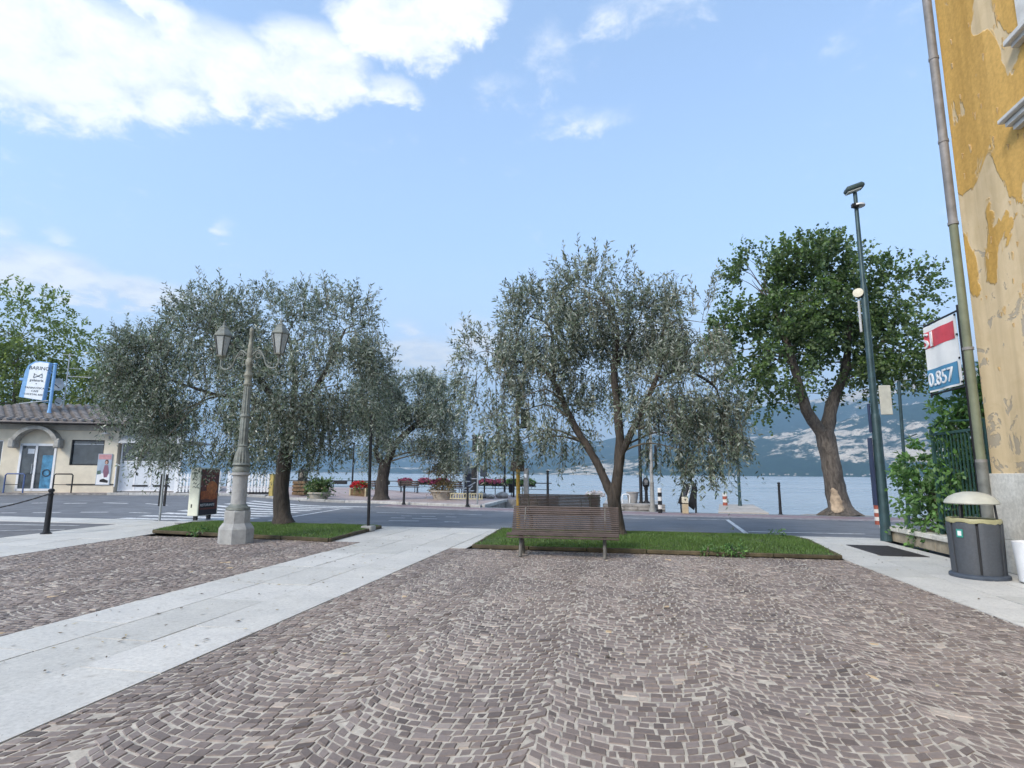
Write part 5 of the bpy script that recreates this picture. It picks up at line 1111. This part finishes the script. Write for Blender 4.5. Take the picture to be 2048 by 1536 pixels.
prom_bench((-10.9, 38.6, PZ), R(150), 'dark bench beside the white chair frame at the railing')
o = thing('info_pillar', (-21.9, 37.6, PZ), 'dark round-topped pillar on the promenade by the railing', 'pillar'); MB().box((0, 0, .4), (.5, .5, .8), b=.03).build('base', MT('pillar_stone', (.16, .145, .125), .8, .3), o)
MB().wallpoly([(-.24, .8), (.24, .8), (.24, 1.5)]+[(.24*math.cos(R(a)), 1.5+.24*math.sin(R(a))) for a in range(20, 180, 20)]+[(-.24, 1.5)], -.14, .14).build('niche', M_iron, o); MB().box((0, 0, .83), (.58, .58, .06), b=.01).build('ledge', MT('ledge_pale', (.5, .47, .42), .7), o); MB().box((.0, -.15, 1.3), (.22, .02, .34)).build('plaque', MT('plaque', (.22, .2, .17), .4), o)
for i, (x, y, h, lab) in enumerate([(-19.9, 41.3, 3.6, 'thin dark pole at the railing left of the red flowers'), (-22.7, 39.6, 3.4, 'thin dark pole behind the round-topped pillar'), (-7.1, 36.0, 4.6, 'tall dark pole with a crossarm near the basin corner'), (-6.6, 36.4, 3.0, 'dark pole just right of the crossarm pole')]):
    o = thing('mast', (x, y, PZ), lab, 'pole', 'thin poles on the promenade'); MB().lathe([(.09, 0), (.07, .1), (.055, h)], 10).build('shaft', M_iron, o, smooth=True)
    if i == 2: MB().box((-.1, 0, 2.6), (.9, .05, .06)).build('crossarm', M_white, o)
    else: MB().lathe([(.055, 0), (.10, .06), (.04, .14), (0, .16)], 10).build('cap', M_iron, o, (0, 0, h), smooth=True)
o = thing('map_sign', (-6.62, 26.95, -.02), 'green-framed map sign on a thin white post by the road', 'sign'); MB().tube([(0, 0, 0), (0, 0, 3.35)], .04, 10).build('post', M_gal, o, smooth=True)
MB().box((.12, -.06, 2.95), (.34, .05, .86), b=.005).build('frame', MT('sign_green', (.20, .40, .30), .4, .1), o); MB().box((.12, -.088, 2.95), (.28, .012, .78)).build('panel', M_white, o); MB().box((-.17, -.03, 2.95), (.22, .05, .84), b=.005).build('back_panel', M_iron, o)
for z in (2.75, 2.95, 3.15): MB().box((.12, -.096, z), (.17, .006, .09)).build('map_block', MT('map_green', (.10, .17, .15), .5), o)
o = thing('notice_board', (-8.4, 36.0, PZ), 'small framed notice board on a dark post near the railing', 'sign'); MB().tube([(0, 0, 0), (.02, 0, 3.6)], .05, 8).build('post', M_iron, o, smooth=True); MB().box((-.05, -.07, 1.62), (.42, .05, .68), b=.006).build('frame', M_iron, o); MB().box((-.05, -.1, 1.62), (.34, .012, .6)).build('panel', MT('notice_grey', (.16, .17, .19), .4), o)
o = thing('closed_parasol', (-9.55, 36.2, PZ), 'closed grey parasol above a dark stand on the promenade', 'parasol'); MB().tube([(0, 0, 0), (0, 0, 3.0)], .03, 8).build('pole', M_iron, o)
MB().lathe([(.05, 3.0), (.10, 2.8), (.18, 2.2), (.24, 1.55), (.2, 1.48), (.05, 1.45)], 12, sx=1.0, sy=.8).build('canopy', MT('parasol_grey', (.27, .31, .34), .85, .2, 4, .3, 12), o, smooth=True)
MB().box((0, 0, .78), (.46, .3, 1.35), b=.05).build('stand', MT('stand_dark', (.05, .05, .065), .6, .3), o)
for x in (-.15, .15): MB().box((x, 0, .06), (.1, .4, .1)).build('foot', M_iron, o)
o = thing('chair_frame', (-9.1, 33.6, PZ), 'white tubular chair frame beside the wide stone planter', 'chair'); f = MB(); f.tube([(0, 0, 0), (0, 0, 1.45)], .035, 8); f.tube([(.38, 0, 0), (.38, 0, .6)], .03, 8); f.tube([(-.3, 0, 1.0), (.38, 0, 1.0)], .03, 8); f.tube([(0, 0, .55), (.7, 0, .95)], .03, 8); f.tube([(0, 0, .2), (.55, 0, .75)], .03, 8); f.tube([(-.3, 0, .6), (.4, 0, .6)], .03, 8); f.build('frame', M_white, o)
MB().box((.2, .15, .45), (.7, .5, .05), b=.01).build('seat', M_white, o)
o = thing('dark_column', (-9.7, 38.3, PZ), 'squat dark column behind the white chair frame', 'pillar'); MB().lathe([(.34, 0), (.32, .2), (.27, 1.9), (.3, 1.95), (.2, 2.0)], 16).build('shaft', MT('column_dark', (.07, .065, .06), .7, .3), o, smooth=True); MB().lathe([(.33, 0), (.33, .05)], 16).build('band', M_white, o, (0, 0, 1.1))
o = thing('waste_bin', (-6.95, 37.5, PZ), 'small black waste bin under the leafy trough', 'bin'); MB().lathe([(.16, .25), (.2, .75), (.22, .8), (.2, .82)], 14).build('bucket', M_iron, o, smooth=True); MB().tube([(0, 0, 0), (0, 0, .3)], .03, 8).build('leg', M_iron, o)
for i, (x, y, s_) in enumerate([(-8.2, 34.6, .34), (-7.6, 34.2, .26), (-7.0, 34.8, .38)]):
    bm = bmesh.new(); bmesh.ops.create_icosphere(bm, subdivisions=2, radius=s_)
    for v in bm.verts: v.co *= 1+.25*(vnoise(np.array([v.co.x*6+i*7]), np.array([v.co.y*6+v.co.z*5]), i)[0]-.5); v.co.z *= .6
    me = bpy.data.meshes.new('boulder'); bm.to_mesh(me); bm.free(); tag(link('boulder', me, M_stone, None, (x, y, PZ+s_*.42)), ['left boulder of three beside the basin corner', 'smallest middle boulder beside the basin corner', 'right boulder of three beside the basin corner'][i], 'rock', 'boulders by the basin')
o = thing('mooring_box', (-5.6, 35.2, PZ), 'grey meter cabinet at the basin corner behind the yellow pole', 'cabinet'); MB().box((0, 0, .9), (.3, .28, 1.8), b=.03).build('cabinet', MT('cabinet_grey', (.22, .22, .215), .6, .25), o); MB().box((-.04, -.145, 1.35), (.16, .012, .22)).build('label_plate', M_white, o); MB().box((0, 0, .03), (.5, .45, .06)).build('footing', M_conc, o)
o = thing('low_barrier', (-8.4, 31.6, PZ), 'low pale-yellow slatted barrier next to the wide stone planter', 'barrier')
for z in (.08, .36): MB().box((0, 0, z), (1.9, .06, .06)).build('rail', MT('pale_yellow', (.52, .47, .30), .6, .1), o)
for i in range(13): MB().box((-.9+.15*i, 0, .22), (.05, .04, .24)).build('slat', MT('pale_yellow', (.52, .47, .30), .6, .1), o)

# ---- kiosk bar on the left
KX, KY, KZ, KR = -26.08, 26.35, .40, R(21.3)
ki = thing('kiosk', (KX, KY, KZ), 'low cream bar kiosk with arched doorway and tiled roof', 'building', rz=KR)
M_cream = MT('cream_render', (.68, .61, .48), .85, .10, 2, .15, 30); M_shade = MT('render_grey_shade', (.42, .40, .35), .85, .15, 3, .2, 30)
# front wall with real openings: door, two windows
wl = MB(); x0, x1, z0, z1 = -8.5, 0.0, -.2, 3.5
ops = [(-7.6, -6.9, 1.35, 2.65), (-5.95, -5.3, 1.35, 2.65), (-4.5, -2.85, .08, 2.5), (-2.2, -.65, 1.4, 2.72)]
xs_ = sorted({x0, x1, *[v for o_ in ops for v in o_[:2]]})
for a, b in zip(xs_, xs_[1:]):
    op = next((o_ for o_ in ops if o_[0] <= a and b <= o_[1]), None)
    if op: 
        wl.box(((a+b)/2, .12, (z0+op[2])/2), (b-a, .24, op[2]-z0)); wl.box(((a+b)/2, .12, (op[3]+z1)/2), (b-a, .24, z1-op[3]))
    else: wl.box(((a+b)/2, .12, (z0+z1)/2), (b-a, .24, z1-z0))
wl.box((-4.25, 5.6, 1.65), (8.5, .24, 3.7)); wl.box((-8.38, 2.86, 1.65), (.24, 5.2, 3.7)); wl.box((-.12, 2.86, 1.65), (.24, 5.2, 3.7)); wl.build('wall', M_cream, ki)
MB().box((-4.25, 2.8, 3.45), (8.0, 5.3, .1)).build('ceiling', M_shade, ki); MB().box((-4.25, 2.8, 0), (8.0, 5.3, .1)).build('floor', M_shade, ki)
MB().box((-4.25, 1.6, 1.6), (7.9, .05, 3.3)).build('inner_wall', MT('dim_interior', (.10, .09, .08), .9, .4, 2), ki)
MB().box((-4.25, -.03, 3.36), (8.6, .1, .3), b=.01).build('eave_shade_band', M_shade, ki)  # greyer strip along the wall top: the eave's shade put in as colour
rf_ = MB(); rf_.add([(-9.3, -.75, 3.56), (.75, -.75, 3.56), (.75, 6.5, 3.56), (-9.3, 6.5, 3.56), (-6.1, 2.9, 4.75), (-1.7, 2.9, 4.75)], [(0, 1, 5, 4), (1, 2, 5), (2, 3, 4, 5), (3, 0, 4), (3, 2, 1, 0)])
M_tile = MT('roof_tile', (.25, .22, .20), .85, .35, 3, .4, 18); roof = rf_.build('roof', MT('roof_deck', (.10, .085, .08), .9), ki)
for r_ in range(13):
    t = r_/13; y = -.78+(2.9+.78)*t; z = 3.60+(4.75-3.56)*t; xa = -9.32+(3.2)*t; xb = .77-2.45*t; k = int((xb-xa)/.42)
    tl_ = MB()
    for i in range(k): c = xa+(xb-xa)*(i+.5)/k; tl_.tube([(c, y-.06, z+.012), (c, y+.32, z+.105)], .12, 6)
    tl_.build('tile_row', M_tile, roof)
MB().tube([(-9.32, -.82, 3.55), (.8, -.82, 3.55)], .06, 8).build('gutter', MT('gutter', (.11, .10, .10), .5, .2, metal=.3), roof)
# arched canopy over the door
ac = MB(); n = 14
for i in range(n+1):
    a = math.pi*(.12+.76*i/n)
    for (r_, y) in ((1.14, .0), (1.14, -.55), (.96, -.55), (.96, .0)): ac.v.append((-3.66+r_*math.cos(a)*.98, y, 2.28+r_*math.sin(a)*.98))
for i in range(n):
    for j in range(4): ac.f.append((i*4+j, (i+1)*4+j, (i+1)*4+(j+1) % 4, i*4+(j+1) % 4))
ac.f += [(3, 2, 1, 0), (n*4, n*4+1, n*4+2, n*4+3)]; ac.build('arch_canopy', MT('canopy_stone', (.36, .345, .31), .85, .35, 4, .3, 18), ki)
for x in (-4.68, -2.64): MB().box((x, -.3, 2.5), (.28, .5, .5), b=.05).build('canopy_bracket', MT('canopy_stone', (.36, .345, .31)), ki)
dr_ = MB(); 
for x in (-4.46, -3.75, -2.89): dr_.box((x, .02, 1.28), (.1, .1, 2.4))
for z in (.14, 2.44): dr_.box((-3.675, .02, z), (1.63, .1, .12))
door = dr_.build('door', M_white, ki)
for x in (-4.105, -3.32): MB().box((x, .03, 1.29), (.62 if x < -4 else .78, .015, 2.2)).build('glass_pane', M_glass, door)
MB().box((-3.85, -.05, 1.2), (.03, .04, .5)).build('handle', M_gal, door); MB().box((-3.2, .015, 1.05), (.5, .01, 1.7)).build('sticker_panel', MT('ice_blue', (.07, .22, .36), .4, .5, 4, 0), door)
rg_ = MB(); rg_.tube([(-3.2+.17*math.cos(i*.4), .0, 1.0+.17*math.sin(i*.4)) for i in range(17)], .03, 5); rg_.build('sticker_ring', MT('ring_dark', (.05, .07, .09), .5), door)
MB().box((-4.0, .01, 2.1), (.3, .01, .25)).build('notice', M_white, door)
for (a, b, c, d) in (ops[0], ops[1], ops[3]):
    f = MB(); f.box(((a+b)/2, .1, c+.03), (b-a, .08, .06)); f.box(((a+b)/2, .1, d-.03), (b-a, .08, .06)); f.box((a+.03, .1, (c+d)/2), (.06, .08, d-c)); f.box((b-.03, .1, (c+d)/2), (.06, .08, d-c)); wi = f.build('window', M_white if b < -5 else M_iron, ki)
    MB().box(((a+b)/2, .13, (c+d)/2), (b-a-.1, .012, d-c-.1)).build('glass_pane', M_glass, wi)
    if b > -1: MB().box(((a+b)/2, .17, c+.42), (b-a-.12, .02, .8)).build('curtain', MT('net_curtain', (.33, .38, .38), .9, .3, 6), wi); MB().box(((a+b)/2, .115, d-.22), (b-a-.1, .02, .05)).build('transom', M_gal, wi)
pf = MB().box((-.52, -.03, 1.2), (.66, .04, 1.62)).build('poster', MT('poster_sky', (.35, .42, .50), .4, .2, 2, 0), ki)
def xz_shape(pts, nm, mat, par, y): MB().wallpoly(pts, y, y+.006).build(nm, mat, par)
xz_shape([(-.82, 1.72), (-.22, 1.72), (-.22, 1.98), (-.82, 1.98)], 'poster_print', MT('poster_rose', (.50, .26, .27), .4, .2), pf, -.058)
xz_shape([(-.82, .42), (-.22, .42), (-.22, .95), (-.6, 1.0), (-.82, .9)], 'poster_print', M_white, pf, -.0575)
xz_shape([(-.5, 1.42), (-.34, 1.42), (-.27, 1.05), (-.33, .8), (-.48, .78), (-.55, 1.1)], 'poster_print', MT('poster_plum', (.22, .11, .15), .4, .2), pf, -.0585)
xz_shape([(-.42+.09*math.cos(i*.52), 1.58+.13*math.sin(i*.52)) for i in range(12)], 'poster_print', MT('poster_hair', (.09, .04, .03), .5), pf, -.0585)
xz_shape([(-.43+.055*math.cos(i*.52), 1.55+.085*math.sin(i*.52)) for i in range(12)], 'poster_print', MT('poster_skin', (.50, .30, .23), .5), pf, -.0595)
xz_shape([(-.66, .55), (-.28, .5), (-.26, .62), (-.5, .72), (-.66, .66)], 'poster_print', M_iron, pf, -.0585); xz_shape([(-.82, .95), (-.64, .95), (-.66, 1.15), (-.82, 1.12)], 'poster_print', MT('poster_green', (.10, .16, .13), .5), pf, -.0585)
MB().box((-1.1, -.02, .42), (2.2, .04, .05)).build('dado_strip', M_iron, ki)
MB().lathe([(.02, 0), (.22, .02), (.05, .12), (.02, .14)], 12, (-.55, -.25, 3.02)).build('wall_lamp', M_white, ki); MB().box((-.35, -.1, 2.85), (.1, .2, .16)).build('speaker', MT('speaker', (.2, .19, .17), .6), ki)
MB().lathe([(0, -.1), (.07, -.07), (.1, 0), (.07, .07), (0, .1)], 12, (.28, -.15, 2.62)).build('globe_lamp', M_white, ki, smooth=True); MB().tube([(.05, -.04, .3), (.05, -.04, 1.5), (.2, -.04, 1.4)], .03, 6).build('drain_pipe', M_white, ki)
# glazed veranda at its right end
ve = MB(); ve.box((1.55, .3, .85), (2.9, .06, 1.5)); ver = ve.build('veranda_panel', MT('veranda_grey', (.62, .66, .70), .5, .08), ki)
for x in (.12, .85, 1.65, 2.45, 3.0): MB().box((x, .3, 1.45), (.07, .09, 2.7)).build('mullion', M_white, ver)
for x in (.48, 1.25, 2.05, 2.72): MB().box((x, .31, 2.15), (.7, .012, .95)).build('glass_pane', M_glass, ver)
for z in (.1, 1.62, 2.68): MB().box((1.55, .3, z), (2.95, .1, .07)).build('transom', M_white, ver)
for x in (1.15, 2.15): MB().box((x, .26, .35), (.75, .02, .09)).build('vent_slot', M_iron, ver)
MB().box((1.6, 3.0, .02), (3.0, 5.4, .12)).build('veranda_floor', M_shade, ver); MB().box((1.6, 2.6, 2.78), (3.1, 4.7, .1)).build('veranda_roof', MT('veranda_roof', (.3, .31, .32), .6), ver)
aw = MB(); aw.add([(.2, .2, 3.0), (3.2, .2, 3.0), (3.2, -.5, 2.6), (.2, -.5, 2.6), (.2, .2, 2.97), (3.2, .2, 2.97), (3.2, -.5, 2.57), (.2, -.5, 2.57)], [(0, 1, 2, 3), (7, 6, 5, 4), (0, 3, 7, 4), (1, 5, 6, 2), (3, 2, 6, 7)]); aw.build('awning', MT('awning_grey', (.42, .43, .44), .8, .1), ki)
# roof sign
si = thing('kiosk_sign', (KX-.62*math.cos(KR), KY-.62*math.sin(KR), KZ), 'white and blue roof sign reading BARINO above the kiosk', 'sign', rz=KR); M_sb = MT('sign_sky', (.20, .40, .66), .45, .12)
MB().lathe([(.10, 4.15), (.075, 4.3), (.075, 6.75), (.11, 6.78), (.08, 6.84)], 12, (-3.12, .6, 0)).build('post', M_sb, si, smooth=True)
prof = [(-4.55, 4.95), (-3.42, 4.78), (-3.32, 6.85), (-3.75, 6.9), (-4.05, 6.86), (-4.3, 6.68), (-4.42, 6.35)]
MB().wallpoly(prof, .45, .75).build('sign_box', M_sb, si); MB().wallpoly([(-4.30, 4.93), (-3.45, 4.80), (-3.35, 6.80), (-3.75, 6.85), (-4.0, 6.80), (-4.16, 6.66), (-4.22, 6.35)], .44, .452).build('sign_face', MT('sign_face', (.78, .82, .84), .45, .06), si)
Mk = Matrix(((1, 0, 0, 0), (0, 0, -1, .435), (0, 1, 0, 0), (0, 0, 0, 1)))
M_ink = MT('sign_ink', (.02, .025, .03), .5)
for (tx, sz, x, z, sh) in (('BARINO', .27, -3.76, 6.42, .0), ('gelateria', .19, -3.82, 5.80, 0), ('v', .15, -3.82, 5.64, 0), ('PANINOTECA', .145, -3.86, 5.40, 0), ('CAFE', .145, -3.84, 5.23, 0), ('COCKTAIL BAR', .125, -3.88, 5.06, 0)):
    lettering('lettering', tx, sz, M_ink, si, Matrix.Translation((x, 0, z)) @ Matrix.Rotation(.05, 4, 'Y') @ Mk, .003)
bf = MB()
for s_ in (-1, 1): bf.tube([(-3.78, .43, 6.08), (-3.78+s_*.18, .43, 6.22), (-3.78+s_*.2, .43, 6.0), (-3.78, .43, 6.08)], .016, 5)
bf.build('butterfly_mark', M_ink, si)
for z in (4.72, 5.3, 6.3): MB().box((-3.3, .6, z), (.42, .06, .05)).build('arm', M_sb, si)
MB().box((-3.85, .5, 4.7), (1.35, .05, .05), ry=-.15).build('lower_bar', M_gal, si); MB().box((-4.55, .6, 5.9), (.22, .26, .14), b=.02).build('spot_box', M_sb, si)
de = thing('dish_mast', (KX-1.0*math.cos(KR), KY-1.0*math.sin(KR), KZ), 'two satellite dishes and aerial on a mast behind the roof sign', 'aerial', rz=KR)
MB().tube([(-2.62, 1.6, 4.0), (-2.62, 1.6, 7.6)], .03, 8).build('mast', M_gal, de)
for (x, z, r_) in ((-2.82, 5.8, .34), (-2.7, 4.85, .22)):
    d = MB().lathe([(0, 0), (r_*.5, .025), (r_, .1), (r_, .12), (r_*.5, .05), (0, .03)], 20).build('dish', MT('dish_grey', (.6, .63, .62), .5, .12), de, (x, 1.4, z), smooth=True); d.rotation_euler = (R(-95), 0, R(-20)); d.rotation_euler = (R(100), 0, R(-15))
    MB().tube([(x, 1.38, z-r_*.6), (x-.06, 1.05, z-.05)], .02, 6).build('feed_arm', M_iron, de)
ant = MB(); ant.tube([(-2.62, 1.6, 6.3), (-1.4, 1.5, 6.25)], .02, 6); ant.tube([(-3.0, 1.6, 7.5), (-2.4, 1.6, 7.5)], .02, 6); ant.tube([(-2.6, 1.6, 6.75), (-1.9, 1.55, 6.72)], .015, 5)
for i in range(7): ant.tube([(-2.3+i*.14, 1.3, 6.28), (-2.3+i*.14, 1.75, 6.28)], .008, 4)
ant.build('aerial', M_gal, de)
def k2w(x, y): c, s_ = math.cos(KR), math.sin(KR); return (KX+x*c-y*s_, KY+x*s_+y*c)
for i, (x, lab) in enumerate(((-4.15, 'bicycle hoop in front of the kiosk door'), (-2.0, 'bicycle hoop under the kiosk window'))):
    wx, wy = k2w(x, -.75); o = thing('bike_hoop', (wx, wy, gz(wx, wy)+.09), lab, 'bike rack', 'bicycle hoops at the kiosk', KR); MB().tube([(-.42, 0, 0), (-.42, 0, .88), (-.36, 0, .95), (.36, 0, .95), (.42, 0, .88), (.42, 0, 0)], .035, 8).build('hoop', M_iron if i else MT('hoop_blue', (.08, .12, .26), .5), o, smooth=True); MB().tube([(-.42, 0, .42), (.42, 0, .42)], .02, 6).build('crossbar', M_iron, o)
wx, wy = k2w(-5.75, -.5); o = thing('wheelie_bin', (wx, wy, gz(wx, wy)+.09), 'dark green wheeled bin beside the kiosk door', 'bin', rz=KR); wb = MB(); wb.add([(-.22, -.25, .05), (.22, -.25, .05), (.22, .25, .05), (-.22, .25, .05), (-.31, -.33, 1.0), (.31, -.33, 1.0), (.31, .33, 1.0), (-.31, .33, 1.0)], [(3, 2, 1, 0), (4, 5, 6, 7), (0, 1, 5, 4), (1, 2, 6, 5), (2, 3, 7, 6), (3, 0, 4, 7)]); wb.build('body', MT('bin_green', (.025, .06, .04), .5, .2), o); MB().box((0, .0, 1.04), (.7, .74, .08), b=.02).build('lid', MT('bin_green', (.025, .06, .04)), o)
for x in (-.2, .2): MB().tube([(x-.03, .28, .1), (x+.03, .28, .1)], .1, 12).build('wheel', M_iron, o)
# white picket fences right of the kiosk
def picket(a, b, label):
    a = Vector(a); b = Vector(b); L = (b-a).length; o = thing('picket_fence', (a.x, a.y, .38), label, 'fence', 'white picket fences', math.atan2(b.y-a.y, b.x-a.x))
    k = int(L/.155)
    for i in range(k): MB().wallpoly([(-.045, .08), (.045, .08), (.045, .98), (0, 1.05), (-.045, .98)], -.012, .012).build('picket', M_white, o, ((i+.5)*L/k, 0, 0))
    for z in (.25, .82): MB().box((L/2, .03, z), (L, .03, .08)).build('rail', M_white, o)
    for x in np.linspace(0, L, max(2, round(L/1.7)+1)): MB().box((x, .05, .58), (.11, .11, 1.16), b=.01).build('post', M_white, o)
    MB().box((L/2, .08, .04), (L, .1, .12)).build('base_beam', M_iron, o)
picket((-22.7, 26.7), (-20.7, 27.4), 'white picket fence panel between kiosk veranda and advert totem'); picket((-20.3, 27.6), (-18.0, 28.6), 'white picket fence panel between advert totem and lamp post')
o = thing('marker_post', (-18.0, 28.0, gz(-18, 28)+.09), 'square yellow-brown wooden post at the end of the picket fence', 'post'); MB().box((0, 0, .55), (.22, .22, 1.1), b=.02).build('shaft', MT('ochre_wood', (.40, .31, .10), .7, .25), o); MB().box((0, 0, 1.12), (.26, .26, .05), b=.01).build('cap', MT('ochre_wood', (.40, .31, .10)), o)
for i, (x, y, lab) in enumerate([(-17.6, 30.2, 'brown slatted crate behind the broad olive trunk, left one'), (-16.7, 30.5, 'brown slatted crate behind the broad olive trunk, right one')]):
    o = thing('wooden_crate', (x, y, gz(x, y)+.1), lab, 'crate', 'crates on the promenade'); 
    for z in (.1, .3, .5, .7): MB().box((0, -.3, z), (.75, .03, .15)).build('slat', M_wood, o); MB().box((.36, 0, z), (.03, .6, .15)).build('slat', M_wood, o); MB().box((-.36, 0, z), (.03, .6, .15)).build('slat', M_wood, o)
    MB().box((0, 0, .38), (.68, .54, .72)).build('core', MT('crate_core', (.07, .05, .035), .9), o)
# weeds spilling over the edging of the right-hand bed
for i, (x, y, r_, lab) in enumerate([(2.1, 11.72, .22, 'leafy weed tuft spilling over the edging right of the bench'), (1.62, 11.74, .13, 'small pale weed just right of the bench on the edging'), (3.6, 14.9, .14, 'weed tuft at the far right corner of the grass bed'), (-9.9, 12.5, .14, 'weed tuft on the edging left of the lamp post foot')]):
    shrub('weed', lab, 'weed', (x, y, .05), [(x, y, .11, r_, .09)], 220 if i == 0 else 90, 6, .075, .035, ML_shrub, 140+i, 2, 'weeds along the bed edging', tl=(.06, .16))
